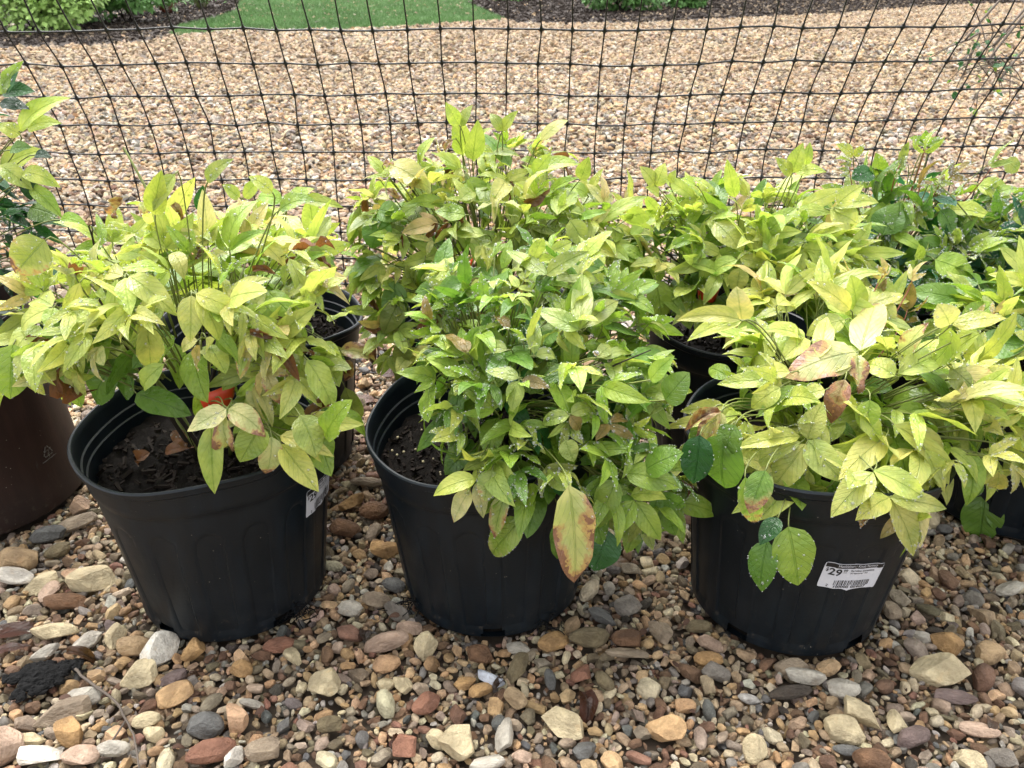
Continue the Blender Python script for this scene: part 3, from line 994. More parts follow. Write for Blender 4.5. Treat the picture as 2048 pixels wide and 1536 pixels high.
class Plant:
    def __init__(s, key, label, group, tilt=(0, 0), seed=1, kindset=None):
        px, py = POTS[key]
        s.key, s.r = key, random.Random(seed * 77 + 3)
        s.root, s.M = thing('potted_shrub', label, 'potted shrub', (px, py, .010), (tilt[0], tilt[1], 0), group)
        s.seed = seed
        s.leaves = []            # mesh, matrix, colour, damage
        s.inner = []
        s.stalks, s.twigs = Buf(), Buf()
        s.origin = s.M @ Vector((0, 0, .24))
        s.lobes = []
    def w(s, p):
        return s.M @ Vector(p)
    def add(s, base, d, nrm, L, mesh, col, dmg, width=1.0, inner=False):
        x, y, z = basis(d, nrm)
        # the blade leaves its stalk at a small upward angle and then droops
        m = Matrix(((x.x * L * width, y.x * L, z.x * L, base.x), (x.y * L * width, y.y * L, z.y * L, base.y), (x.z * L * width, y.z * L, z.z * L, base.z), (0, 0, 0, 1)))
        j = s.r.uniform(.82, 1.15)
        c = tuple(max(.004, q * j * s.r.uniform(.93, 1.07)) for q in LC[col])
        (s.inner if inner else s.leaves).append((mesh, m, c, dmg))
    def surf(s, px, py, default):
        """distance in front of the crown at a point of the photograph"""
        d = ray(px, py)
        best = None
        for c, rr in s.lobes:
            o = ORG - c
            O = Vector((o.x / rr[0], o.y / rr[1], o.z / rr[2]))
            D = Vector((d.x / rr[0], d.y / rr[1], d.z / rr[2]))
            A, B, Cc = D.dot(D), O.dot(D), O.dot(O) - 1.0
            disc = B * B - A * Cc
            if disc > 0:
                t = (-B - math.sqrt(disc)) / A
                if best is None or t < best:
                    best = t
        if best is None:
            return at(px, py, default)
        return ORG + d * (best - .012)
    def hand(s, b, t, width_px, col, dmg=.1, shape='lance', Yb=None, Yt=None, stalk=True, tilt=None):
        """one particular leaf that the photograph shows"""
        dflt = POTS[s.key][1] - .1
        P0 = at(*b, Yb) if Yb else s.surf(*b, dflt)
        P1 = at(*t, Yt) if Yt else (at(*t, P0.y - .01) if (s.surf(*t, 99).y > 50) else s.surf(*t, dflt))
        if (P1 - P0).length > .16:
            P1 = at(*t, P0.y - .01)
        d = P1 - P0
        L = d.length
        view = (ORG - P0).normalized()
        n = tilt or (view * .75 + Vector((s.r.uniform(-.3, .3), 0, .55)))
        ms = s.r.choice(SETS[shape])
        wl = max(v.co.x for v in ms.vertices) - min(v.co.x for v in ms.vertices)
        depth = (P0 - ORG).length
        wid = (width_px / F * depth) / (wl * L)
        s.add(P0, d, n, L * 1.08, ms, col, dmg, max(.6, min(1.7, wid)))
        if stalk:
            e = P0 - d.normalized() * .02 - view * .03 + Vector((0, 0, .01))
            mid = (e + s.origin) / 2 + Vector((0, 0, .04))
            tube(s.stalks, bez(P0, e, mid, 6), .0010, 4)
    def crown(s, n, pal, size=(.055, .085), dmg=(.0, .35), broad=.12, curled=.03, up=.55, pairs=.35, gaps=(), slim=.92):
        s.slim = slim
        r = s.r
        tot = [rr[0] * rr[1] + rr[1] * rr[2] + rr[0] * rr[2] for _, rr in s.lobes]
        made = tries = 0
        while made < n and tries < n * 60:
            tries += 1
            c, rr = r.choices(s.lobes, weights=tot)[0]
            u = Vector((r.gauss(0, 1), r.gauss(0, 1), r.gauss(0, 1))).normalized()
            if u.z < -.55 or (u.y > .45 and r.random() < .62):
                continue
            depth = r.choice([1.0, 1.0, .97, .88])
            p = c + Vector((u.x * rr[0], u.y * rr[1], u.z * rr[2])) * depth
            if any(cc is not c and ((p.x - cc.x) / q[0]) ** 2 + ((p.y - cc.y) / q[1]) ** 2 + ((p.z - cc.z) / q[2]) ** 2 < .80 for cc, q in s.lobes):
                continue
            q_ = p - ORG
            dep = q_.y * CP - q_.z * SP
            gx, gy = 1024 + F * q_.x / dep, 768 - F * (q_.y * SP + q_.z * CP) / dep
            if any(g_[0] < gx < g_[2] and g_[1] < gy < g_[3] for g_ in gaps):   # where one sees the bare canes
                continue
            nrm = Vector((u.x / rr[0], u.y / rr[1], u.z / rr[2])).normalized()
            s.sprig(p, nrm, pal, size, dmg, broad, curled, up, pairs)
            made += 1
    def sprig(s, p, nrm, pal, size, dmg, broad, curled, up, pairs, d=None, n_leaf=3, stalkmat=0):
        r = s.r
        if d is None:
            d = nrm * .7 + Vector((r.gauss(0, .55), r.gauss(0, .5), r.gauss(0, .36) - .30 + .35 * max(0, nrm.z)))
            out = Vector((p.x - s.origin.x, p.y - s.origin.y, 0))
            if out.length > .02:
                d += out.normalized() * .35
        d.normalize()
        N = Vector((0, -.18, 1)) * up + nrm * .65 + Vector((r.gauss(0, .34), r.gauss(0, .34), r.gauss(0, .2)))
        x, y, z = basis(d, N)
        col = r.choices([q[0] for q in pal], weights=[q[1] for q in pal])[0]
        L = r.uniform(*size) * r.choice([1, 1, 1, .72, 1.15])
        def one(base, ang, k, lift=0.0):
            dd = y * math.cos(ang) + x * math.sin(ang) + z * lift
            dd.z -= .12 * abs(math.sin(ang))
            shape = 'curled' if r.random() < curled else ('broad' if r.random() < broad else r.choice(['lance', 'lance', 'flat']))
            cc = 'brown' if shape == 'curled' and r.random() < .6 else col
            nn = z + Vector((r.gauss(0, .38), r.gauss(0, .38), r.gauss(0, .25)))
            s.add(base, dd, nn, L * k * r.uniform(.86, 1.12), r.choice(SETS[shape]), cc, min(1, max(0, r.uniform(*dmg))), r.uniform(.82, 1.16) * getattr(s, 'slim', 1.0))
        one(p, r.gauss(0, .12), 1.08, .10)
        one(p - y * .004, r.uniform(.65, 1.05), .88)
        one(p - y * .004, -r.uniform(.65, 1.05), .88)
        if r.random() < pairs:
            q = p - y * L * .42 - z * .006
            one(q, r.uniform(.8, 1.25), .78)
            one(q, -r.uniform(.8, 1.25), .78)
        e = p - y * L * .6 - z * .01
        mid = e * .55 + s.origin * .45 + Vector((0, 0, .025))
        tube(s.stalks if stalkmat == 0 else s.twigs, bez(p, e, mid, 6), [.0009, .0009, .001, .0011, .0012, .0013, .0014], 4)
    def fill_inner(s, n, pal, size=(.05, .08)):
        r = s.r
        tot = [rr[0] * rr[1] * rr[2] for _, rr in s.lobes]
        for _ in range(n):
            c, rr = r.choices(s.lobes, weights=tot)[0]
            u = Vector((r.gauss(0, 1), r.gauss(0, 1), r.gauss(0, 1))).normalized() * r.uniform(.45, .85)
            p = c + Vector((u.x * rr[0], u.y * rr[1], u.z * rr[2]))
            d = Vector((u.x, u.y, u.z * .4 - .25)) + Vector((r.gauss(0, .4), r.gauss(0, .4), r.gauss(0, .3)))
            col = r.choices([q[0] for q in pal], weights=[q[1] for q in pal])[0]
            s.add(p, d, Vector((r.gauss(0, .4), r.gauss(0, .4) - .2, 1)), r.uniform(*size), r.choice(r.choice([LANCE, BROAD])), col, r.uniform(0, .3), 1.0, inner=True)
    def canes(s, n, spread=.05, targets=None):
        r = s.r
        for k in range(n):
            a = r.uniform(0, T)
            b = s.w((math.cos(a) * spread * r.uniform(.3, 1), math.sin(a) * spread * r.uniform(.3, 1), .232))
            c, rr = r.choice(s.lobes)
            e = c + Vector((r.uniform(-.6, .6) * rr[0], r.uniform(-.6, .6) * rr[1], r.uniform(-.2, .5) * rr[2]))
            bf = Buf()
            m = (b + e) / 2 + Vector((r.gauss(0, .02), r.gauss(0, .02), .03))
            m.x = b.x + (m.x - b.x) * .6
            tube(bf, bez(b, m, e, 8), [.0036 - .0022 * i / 8 for i in range(9)], 6)
            obj('stem', bf.mesh('stem', M_CANE if k % 3 else M_STEM), s.root, Matrix.Identity(4))
    def drops(s, share=.6, per=8, edge=9, big=1.0):
        r = s.r
        b = Buf()
        def dome(p, n, rad):
            a = n.orthogonal().normalized()
            q = n.cross(a)
            V = []
            for h, k in ((-.15, .95), (.35, .85)):
                for i in range(6):
                    w = T * i / 6
                    V.append(p + n * (h * rad) + (a * math.cos(w) + q * math.sin(w)) * rad * k)
            V.append(p + n * rad * .72)
            Fc = [(i, (i + 1) % 6, 6 + (i + 1) % 6, 6 + i) for i in range(6)] + [(6 + i, 6 + (i + 1) % 6, 12) for i in range(6)]
            b.add(V, Fc)
        cache = {}
        for ms, m, c, dmg in s.leaves:
            if r.random() > share:
                continue
            if ms.name not in cache:
                cache[ms.name] = ([v.co.copy() for v in ms.vertices], [tuple(p.vertices) for p in ms.polygons])
            vs, fs = cache[ms.name]
            m3 = m.to_3x3()
            upn = (m3 @ Vector((0, 0, 1)))
            sg = 1.0 if upn.z >= 0 else -1.0
            for _ in range(int(per * r.uniform(.3, 1.7))):
                f = r.choice(fs[4:-4])
                a_, b_, c_, d_ = [vs[i] for i in f]
                u, v = r.random(), r.random()
                p = a_ * (1 - u) * (1 - v) + b_ * u * (1 - v) + c_ * u * v + d_ * (1 - u) * v
                n = (m3 @ (b_ - a_)).cross(m3 @ (d_ - a_))
                if n.length < 1e-9:
                    continue
                n = n.normalized()
                if n.z < 0:
                    n = -n
                dome(m @ p, n, big * (.0006 + .0020 * r.random() ** 3))
            if edge and r.random() < .6:
                for i in range(1, 10):
                    for k in (0, 4):
                        if r.random() < edge / 18:
                            a_, b_ = vs[i * 5 + k], vs[min(10, i + 1) * 5 + k]
                            p = a_.lerp(b_, r.random())
                            dome(m @ p, Vector((r.gauss(0, .4), -.4, .8)).normalized(), big * (.0009 + .0006 * r.random()))
        if b.v:
            o = obj('water_drops', b.mesh('water_drops', M_DROP), s.root, Matrix.Identity(4))
            o['kind'] = 'stuff'
    def finish(s):
        # up to 300 leaves that show largest are objects, what is left joins the leaves deep inside
        def score(it):
            p = it[1].to_translation()
            return (p - ORG).length
        lv = sorted(s.leaves, key=score)
        extra = lv[295:] + s.inner
        for ms, m, c, dmg in lv[:295]:
            o = bpy.data.objects.new('leaf', ms)
            COL.objects.link(o)
            o.parent = s.root
            o.matrix_local = WORLD_INV[s.root.name] @ m
            o.color = (*c, dmg)
        groups = {}
        for it in extra:
            key = min(LC, key=lambda k: sum((a - b) ** 2 for a, b in zip(LC[k], it[2])))
            groups.setdefault(key, []).append(it)
        for key, items in groups.items():
            b = Buf()
            for ms, m, c, dmg in items:
                uv = np.empty(len(ms.loops) * 2, dtype=np.float32)
                ms.uv_layers[0].data.foreach_get('uv', uv)
                per = [(.5, .5)] * len(ms.vertices)
                for li, l in enumerate(ms.loops):
                    per[l.vertex_index] = (uv[2 * li], uv[2 * li + 1])
                b.add([m @ v.co for v in ms.vertices], [tuple(p.vertices) for p in ms.polygons], per)
            o = obj('inner_leaves', b.mesh('inner_leaves', M_LEAF), s.root, Matrix.Identity(4))
            o['kind'] = 'stuff'
            o.color = (*LC[key], .15)
        if s.stalks.v:
            o = obj('leaf_stalks', s.stalks.mesh('leaf_stalks', M_STEM), s.root, Matrix.Identity(4)); o['kind'] = 'stuff'
        if s.twigs.v:
            o = obj('red_leaf_stalks', s.twigs.mesh('red_leaf_stalks', M_STEMR), s.root, Matrix.Identity(4)); o['kind'] = 'stuff'
    def pot(s):
        s.pot_o = obj('pot', pot_mesh(s.seed * .37), s.root)
        s.soil_o = obj('soil', soil_mesh(s.seed * .37), s.root)
        r = s.r
        b = Buf()
        for _ in range(520):
            a, q = r.uniform(0, T), .155 * math.sqrt(r.random())
            p = Vector((math.cos(a) * q, math.sin(a) * q, .240 + .010 * (1 - q / .155)))
            l, w, h = .0015 + .010 * r.random() ** 3, r.uniform(.0012, .0035), r.uniform(.001, .003)
            R = Euler((r.gauss(0, .4), r.gauss(0, .4), r.uniform(0, T))).to_matrix()
            V = [p + R @ Vector((sx * l, sy * w * (1 if sx < 0 else .6), sz * h)) for sx in (-1, 1) for sy in (-1, 1) for sz in (-1, 1)]
            b.add(V, [(0, 1, 3, 2), (4, 6, 7, 5), (0, 4, 5, 1), (2, 3, 7, 6), (0, 2, 6, 4), (1, 5, 7, 3)])
        o = obj('bark_bits', b.mesh('bark_bits', M_BARK, False), s.soil_o); o['kind'] = 'stuff'
    def pellets(s, n, col=M_PELLET):
        r = s.r
        bm = bmesh.new(); bmesh.ops.create_icosphere(bm, subdivisions=1, radius=.0021)
        vs = [v.co.copy() for v in bm.verts]; fs = [tuple(v.index for v in f.verts) for f in bm.faces]; bm.free()
        b = Buf()
        for _ in range(n):
            a, q = r.uniform(0, T), .15 * math.sqrt(r.random())
            p = Vector((math.cos(a) * q, math.sin(a) * q, .243 + .010 * (1 - q / .155) + .002))
            k = r.uniform(.7, 1.2)
            b.add([p + v * k for v in vs], fs)
        o = obj('fertilizer_pellets', b.mesh('fertilizer_pellets', col), s.soil_o); o['kind'] = 'stuff'
    def tag(s, px, py, Y, w=.045, h=.03, turn=0.3):
        """a red plastic band looped round the canes"""
        c = at(px, py, Y)
        V, Fc = [], []
        for lay in (0, 1):
            for j in (0, 1):
                for i in range(11):
                    a = -1.5 + 3.0 * i / 10
                    r = (w / 2) * (1.1 if j else .85) - lay * .0012
                    V.append(c + Vector((math.sin(a) * r, .01 - math.cos(a) * r * .8, (j - .5) * h + math.sin(a) * h * turn - (.004 * math.sin(a * 3) if j == 0 else 0))))
        for i in range(10):
            Fc += [(i, i + 1, 12 + i, 11 + i), (22 + i, 33 + i, 34 + i, 23 + i), (i, 22 + i, 23 + i, i + 1), (11 + i, 12 + i, 34 + i, 33 + i)]
        Fc += [(0, 11, 33, 22), (10, 32, 43, 21)]
        obj('plant_tag', mesh_from('plant_tag', V, Fc, M_TAG, True), s.root, Matrix.Identity(4))
    def lobe(s, x, y, z, rx, ry, rz):
        s.lobes.append((Vector((x, y, z)), (rx, ry, rz)))

# ------------------------------------------------------------------ the potted shrubs
GRP = 'shrubs in black nursery pots'
YEL = [('yellow', 44), ('lime', 40), ('grass', 10), ('cream', 7), ('pinky', 7), ('olive', 4)]
LIM = [('lime', 45), ('grass', 28), ('yellow', 16), ('olive', 5), ('cream', 3)]
GRN = [('grass', 46), ('green', 22), ('lime', 24), ('olive', 8)]
INN = [('green', 4), ('grass', 6), ('lime', 3), ('olive', 2)]

# A: front, left
A = Plant('A', 'yellow leaved shrub in the front black pot with its price sticker at the right edge', GRP, (0, .02), 1)
A.pot()
sticker(A.root, A.M, 638, 985, -.06, A.seed * .37)
A.lobe(-.425, 1.04, .505, .175, .16, .085)
A.lobe(-.575, 1.02, .47, .09, .10, .065)
A.lobe(-.31, 1.02, .45, .085, .10, .085)
A.lobe(-.40, .98, .44, .10, .07, .06)
A.lobe(-.285, .985, .385, .075, .08, .075)
for h in [((424,849),(426,982),44,'lime',.1,'flat'),((453,818),(381,861),42,'cream',.25,'flat'),((457,818),(532,848),44,'cream',.85,'lance'),((449,826),(455,935),36,'cream',.95,'curled'),
          ((563,888),(626,982),50,'lime',.1,'flat'),((543,873),(543,963),42,'cream',.85,'lance'),((520,850),(490,923),56,'grass',.1,'broad'),((560,872),(659,898),34,'yellow',.45,'lance'),
          ((600,830),(640,905),60,'olive',.2,'broad'),((650,875),(692,800),50,'grass',.1,'broad')]:
    A.hand(*h, Yb=.868, Yt=.845)
A.hand((273,787), (363,822), 48, 'green', .35, 'broad', .96, .93)
for h in [((328,728),(248,796),36,'lime',.1),((293,650),(303,738),46,'yellow',.15,'flat'),((383,591),(379,678),44,'yellow',.1,'flat'),((395,591),(453,678),42,'yellow',.12),((391,588),(475,624),40,'yellow',.1),
          ((250,556),(258,624),36,'yellow',.1,'flat'),((258,552),(342,612),44,'yellow',.1),((246,552),(174,538),38,'yellow',.05),((232,560),(226,680),30,'lime',.0),
          ((496,689),(478,752),26,'pinky',.75,'flat'),((504,685),(566,690),24,'pinky',.8),((533,744),(580,742),22,'pinky',.85),((531,744),(559,806),28,'pinky',.8,'flat'),((529,744),(511,792),24,'pinky',.7,'flat'),
          ((400,690),(390,745),24,'pinky',.55,'flat'),((412,675),(436,715),26,'cream',.4),((395,680),(345,695),28,'cream',.3),((614,720),(672,812),50,'lime',.1,'broad'),
          ((504,474),(578,517),34,'cream',.2),((578,517),(623,606),28,'yellow',.15),
          ((350,348),(310,420),34,'lime',.05,'flat'),((310,430),(318,345),38,'lime',.1,'flat'),((66,568),(0,545),34,'yellow',.1),((105,613),(52,580),40,'yellow',.1),((100,618),(18,655),40,'yellow',.1),((108,615),(96,660),26,'lime',.1,'flat'),
          ((160,565),(118,665),26,'yellow',.1,'lance'),((90,480),(35,545),66,'olive',.7,'broad'),((345,505),(375,536),30,'yellow',.0),((545,385),(505,350),30,'lime',.0),((560,420),(610,380),34,'grass',.0),((415,365),(440,310),26,'olive',.1)]:
    A.hand(*h)
for h in [((300,430),(372,452),24,'brown',.9,'curled'),((245,395),(213,442),22,'brown',.9,'curled'),((345,408),(372,440),20,'brown',.9,'curled'),((280,405),(300,440),24,'cream',.9,'curled')]:
    A.hand(*h, Yb=1.04, Yt=1.03, stalk=False)
A.hand((27,689), (20,792), 64, 'grass', .12, 'broad', .93, .90)
for h in [((150,640),(128,762),84,'green',.15,'broad'),((231,728),(162,808),58,'green',.1,'broad'),((230,690),(285,735),60,'green',.1,'broad'),((160,758),(150,836),26,'lime',0.),((145,772),(108,826),24,'lime',0.),((150,745),(125,775),36,'grass',0.,'flat'),((260,745),(232,795),46,'green',.1,'broad')]:
    A.hand(*h, Yb=1.0, Yt=.99)
A.crown(112, YEL, (.042, .076), (.0, .30), .10, .04, gaps=[(215, 660, 500, 980), (655, 200, 900, 980), (630, 520, 900, 980)], slim=.84)
for h in [((300,905),(262,930),26,'brown',.3,'curled'),((345,862),(375,890),26,'brown',.2,'broad'),((330,905),(372,885),22,'brown',.5,'lance')]:
    A.hand(*h, Yb=1.0, Yt=.99, stalk=False)
A.fill_inner(130, [('grass', 6), ('lime', 5), ('green', 2)])
A.canes(11, .03)
A.tag(432, 795, .96, .05, .03)
A.drops(.75, 9, 8)

# D: front, middle
D = Plant('D', 'bright green shrub in the middle front black pot with one big scorched leaf hanging down', GRP, (.0, -.02), 2)
D.pot(); D.pellets(70)
D.lobe(.04, 1.0, .405, .155, .13, .09)
D.lobe(.07, .93, .325, .125, .09, .085)
D.lobe(.02, 1.09, .48, .13, .11, .06)
D.lobe(.16, .96, .275, .075, .08, .09)
D.lobe(.00, .95, .35, .09, .09, .08)
D.lobe(.06, 1.06, .445, .13, .09, .06)
D.lobe(-.05, 1.03, .435, .08, .08, .07)
D.hand((1138,970), (1161,1157), 82, 'cream', .86, 'broad', .80, .785, tilt=Vector((.1, -1, .25)))
for h in [((1043,1037),(967,1121),58,'grass',.55,'broad'),((1012,985),(985,1075),36,'olive',.8,'lance'),((952,958),(862,975),40,'lime',.4),((940,979),(907,1042),38,'cream',.6,'flat'),((956,962),(965,1033),28,'cream',.45,'flat'),
          ((985,940),(970,1000),44,'olive',.7,'broad'),((1055,1000),(1075,975),40,'grass',.1,'broad'),((1250,946),(1362,962),52,'grass',.2),((1233,958),(1197,1050),52,'grass',.3,'flat'),((1268,1000),(1233,1068),38,'grass',.2,'flat'),
          ((1272,1003),(1318,1078),42,'grass',.45,'flat'),((1262,990),(1330,975),34,'lime',.2),((1180,1010),(1205,1085),50,'green',.2,'broad'),((1120,1040),(1105,1130),26,'green',.1),((1215,1060),(1190,1140),70,'deep',.1,'broad'),((1290,940),(1360,905),56,'green',.15,'broad'),((1330,800),(1372,758),54,'green',.1,'broad'),((1300,760),(1340,720),34,'grass',.1)]:
    D.hand(*h, Yb=.855, Yt=.84)
for h in [((1160,658),(1168,541),42,'olive',.15,'flat'),((1158,660),(1074,622),40,'olive',.15,'flat'),((1162,657),(1230,602),42,'olive',.15,'flat'),((1093,550),(1170,503),36,'olive',.2,'flat'),((1092,550),(1020,503),30,'olive',.3,'flat'),
          ((930,570),(933,510),28,'green',.0,'flat'),((925,566),(870,572),34,'green',.0),((924,572),(848,592),28,'green',.0),((1014,658),(984,608),22,'bronze',.3),((1016,660),(1002,612),18,'bronze',.3),((932,706),(888,652),24,'bronze',.3),((936,704),(928,672),20,'bronze',.3),
          ((1038,762),(1020,816),36,'olive',.1,'flat'),((1044,760),(1098,772),26,'bronze',.25),((1038,756),(975,735),30,'olive',.2),((1138,832),(1072,838),28,'olive',.1),((1140,832),(1168,862),26,'bronze',.2),((1142,828),(1186,802),28,'olive',.2),
          ((1195,715),(1230,680),28,'olive',.1),((1198,716),(1276,695),26,'olive',.1),((1196,712),(1186,700),14,'bronze',.2),((1068,708),(1070,640),26,'olive',.1,'flat'),((1072,712),(1125,695),26,'olive',.2),((1220,845),(1275,815),22,'bronze',.2),((1218,850),(1270,880),20,'bronze',.2),((1216,848),(1195,880),22,'bronze',.2),
          ((1318,722),(1305,712),30,'grass',.1,'broad'),((1015,700),(940,680),30,'olive',.1),((1130,880),(1148,920),36,'olive',.4,'broad'),((855,640),(825,625),22,'bronze',.2),((860,642),(845,600),20,'bronze',.2)]:
    D.hand(*h)
D.crown(185, [('grass', 46), ('lime', 28), ('green', 22), ('olive', 5)], (.034, .060), (.0, .28), .14, .01, pairs=.45, gaps=[(1300, 540, 1520, 880), (700, 640, 850, 1000)])
D.fill_inner(230, [('green', 6), ('deep', 1), ('grass', 6)])
D.canes(9, .04)
D.drops(.75, 11, 9)

# G: front, right
G = Plant('G', 'yellow leaved shrub in the front black pot with the white price sticker facing out', GRP, (-.02, .01), 3)
G.pot(); G.pellets(40)
sticker(G.root, G.M, 1702, 1153, -.10, G.seed * .37)
G.lobe(.47, 1.02, .385, .18, .13, .065)
G.lobe(.57, .97, .345, .13, .11, .06)
G.lobe(.34, 1.00, .365, .085, .09, .05)
G.lobe(.43, .93, .325, .12, .08, .045)
G.lobe(.46, 1.12, .425, .12, .10, .045)
for h in [((1712,705),(1577,734),72,'cream',.82,'broad'),((1721,701),(1752,606),58,'cream',.75,'broad'),((1716,710),(1714,768),34,'cream',.9,'curled'),((1690,759),(1657,846),42,'brown',1.,'lance'),((1796,748),(1899,706),46,'yellow',.15,'flat'),((1790,752),(1728,712),40,'yellow',.2),
          ((1612,888),(1537,987),54,'yellow',.1,'flat'),((1616,880),(1675,967),52,'yellow',.1,'flat'),((1772,873),(1677,948),48,'yellow',.15,'flat'),((1615,878),(1636,806),44,'yellow',.3,'flat'),((1788,849),(1948,967),58,'yellow',.2),((1600,872),(1475,890),34,'yellow',.3),((1602,884),(1466,930),30,'yellow',.45),
          ((1830,870),(1910,985),44,'yellow',.1),((1850,900),(1898,1000),38,'lime',.1),((1560,775),(1495,815),40,'yellow',.15),((1545,740),(1462,708),36,'yellow',.1),((1580,745),(1500,745),34,'yellow',.5),((1540,760),(1440,770),34,'lime',.1),
          ((1650,780),(1600,790),38,'yellow',.3),((1690,640),(1610,660),40,'yellow',.2),((1700,620),(1640,560),36,'yellow',.1),((1660,570),(1640,535),30,'lime',.1),((1760,600),(1800,640),40,'yellow',.3),((1806,710),(1842,645),34,'cream',.85,'lance'),
          ((1899,650),(1888,612),46,'cream',.55,'broad'),((1905,650),(2010,630),34,'yellow',.25),((1900,655),(1905,720),50,'lime',.2,'broad'),((1960,668),(1890,725),46,'lime',.05,'flat'),((1920,740),(1985,800),60,'cream',.65,'broad'),((1900,735),(1960,790),60,'olive',.6,'broad'),
          ((1483,642),(1376,659),34,'yellow',.25),((1480,640),(1365,610),30,'yellow',.5),((1484,640),(1478,585),48,'cream',.45,'broad'),((1555,610),(1600,575),36,'yellow',.1),((1570,650),(1580,700),40,'lime',.4,'broad'),((1720,830),(1765,880),40,'lime',.1,'broad'),((1740,800),(1735,860),40,'grass',.1,'flat'),((1640,715),(1655,650),36,'yellow',.1,'flat')]:
    G.hand(*h)
for h in [((1747,945),(1664,1027),52,'yellow',.2,'flat'),((1780,995),(1712,1027),42,'yellow',.15),((1780,995),(1898,1019),34,'yellow',.1),((1782,999),(1831,1100),48,'yellow',.05,'flat'),((1747,941),(1860,1000),44,'yellow',.2),((1830,1050),(1836,1105),18,'olive',.3),((1815,1030),(1760,1065),22,'pinky',.3),((1834,1040),(1858,1028),20,'lime',.1),
          ((1490,954),(1518,1079),42,'grass',.75,'lance'),((1531,941),(1500,1022),48,'green',.7,'broad'),((1577,1053),(1595,1166),78,'grass',.25,'broad'),((1536,1082),(1509,1178),52,'green',.15,'flat'),((1556,1035),(1528,1090),36,'deep',.1,'flat'),((1728,1026),(1726,1052),16,'brown',.8)]:
    G.hand(*h, Yb=.825, Yt=.805)
for h in [((1452,868),(1425,988),84,'green',.2,'broad'),((1400,870),(1395,965),60,'deep',.1,'broad'),((1470,850),(1440,905),50,'green',.15,'broad')]:
    G.hand(*h, Yb=.86, Yt=.85)
for h in [((1440,822),(1368,846),22,'brown',.8,'curled'),((1441,823),(1380,885),34,'cream',.95,'curled'),((1443,824),(1437,906),24,'cream',.8,'lance')]:
    G.hand(*h, Yb=.90, Yt=.87)
G.crown(80, [('yellow', 60), ('lime', 24), ('cream', 8), ('pinky', 5), ('grass', 6)], (.044, .082), (.0, .38), .08, .02, gaps=[(1230, 600, 1420, 840), (1380, 660, 1470, 800)])
for p, n_ in [((1770, 545), (0, 0, 1)), ((1755, 590), (.3, 0, 1)), ((1825, 555), (.2, 0, 1)), ((1815, 620), (-.2, 0, 1)), ((1950, 640), (.3, 0, 1)), ((1990, 625), (.6, 0, 1)), ((1695, 560), (-.4, 0, 1))]:
    G.sprig(at(*p, 1.13), Vector((0, -.3, .6)), [('bronze', 3), ('pinky', 2), ('olive', 2)], (.026, .042), (.2, .6), 0, 0, .5, .6, Vector(n_), stalkmat=1)
G.fill_inner(150, [('lime', 5), ('grass', 5), ('green', 2)])
G.canes(8, .04)
G.drops(.8, 10, 10)

# E: behind the middle pot
E = Plant('E', 'tall lime shrub with browned curled leaves standing behind the middle front pot against the net', GRP, (0, 0), 4)
E.pot()
E.lobe(-.05, 1.36, .50, .17, .13, .085)
E.lobe(-.20, 1.36, .44, .07, .09, .13)
E.lobe(-.03, 1.42, .575, .10, .09, .05)
E.lobe(.13, 1.38, .47, .09, .09, .07)
E.lobe(-.16, 1.36, .545, .07, .08, .05)
E.lobe(-.17, 1.29, .34, .075, .07, .085)
E.lobe(.02, 1.30, .40, .12, .07, .08)
E.lobe(.03, 1.30, .495, .11, .07, .06)
for h in [((925,310),(915,235),40,'lime',.0,'flat'),((945,320),(948,245),38,'lime',.0,'flat'),((918,250),(890,212),26,'lime',.1),((922,252),(936,212),22,'olive',.1),((1003,262),(988,225),24,'olive',.0),((1005,262),(1032,222),22,'lime',.0),((1082,280),(1128,228),22,'cream',.6,'lance'),
          ((1080,335),(1155,312),30,'lime',.1),((1068,350),(1100,310),30,'lime',.1,'flat'),((775,385),(800,385),24,'brown',.8,'curled'),((766,330),(780,322),30,'brown',.9,'curled'),((780,330),(860,365),50,'cream',.45,'lance'),((757,420),(795,425),50,'green',.1,'broad'),
          ((760,435),(752,495),70,'green',.25,'broad'),((720,410),(708,520),24,'olive',.6,'curled'),((735,400),(718,430),30,'brown',.9,'curled'),((700,535),(735,545),30,'lime',.0),((1195,440),(1215,395),26,'lime',.1),((1200,445),(1285,378),28,'lime',.2),((1205,425),(1225,440),36,'lime',.0,'broad'),((1160,360),(1180,315),28,'olive',.1,'flat'),((1175,390),(1140,365),28,'olive',.2),
          ((930,430),(875,425),36,'grass',.0,'flat'),((920,400),(955,370),30,'lime',.0),((1140,440),(1170,490),40,'lime',.0,'broad'),((1115,430),(1150,395),46,'lime',.0,'flat'),((968,470),(890,460),26,'lime',.0),((905,280),(880,300),30,'brown',.9,'curled'),((850,520),(862,580),46,'green',.1,'broad'),((790,560),(785,670),48,'green',.3,'broad'),((800,600),(770,665),44,'olive',.2,'broad'),((815,680),(790,745),36,'olive',.3,'lance')]:
    E.hand(*h)
E.crown(185, [('lime', 44), ('yellow', 24), ('grass', 13), ('cream', 10), ('pinky', 6), ('olive', 6)], (.036, .064), (.05, .50), .20, .08, gaps=[(500, 300, 720, 1000), (500, 560, 750, 1000)])
E.fill_inner(150, [('green', 3), ('grass', 6), ('lime', 4), ('olive', 4)])
E.canes(8, .04)
E.tag(925, 540, 1.20, .03, .02)
E.drops(.5, 7, 7)

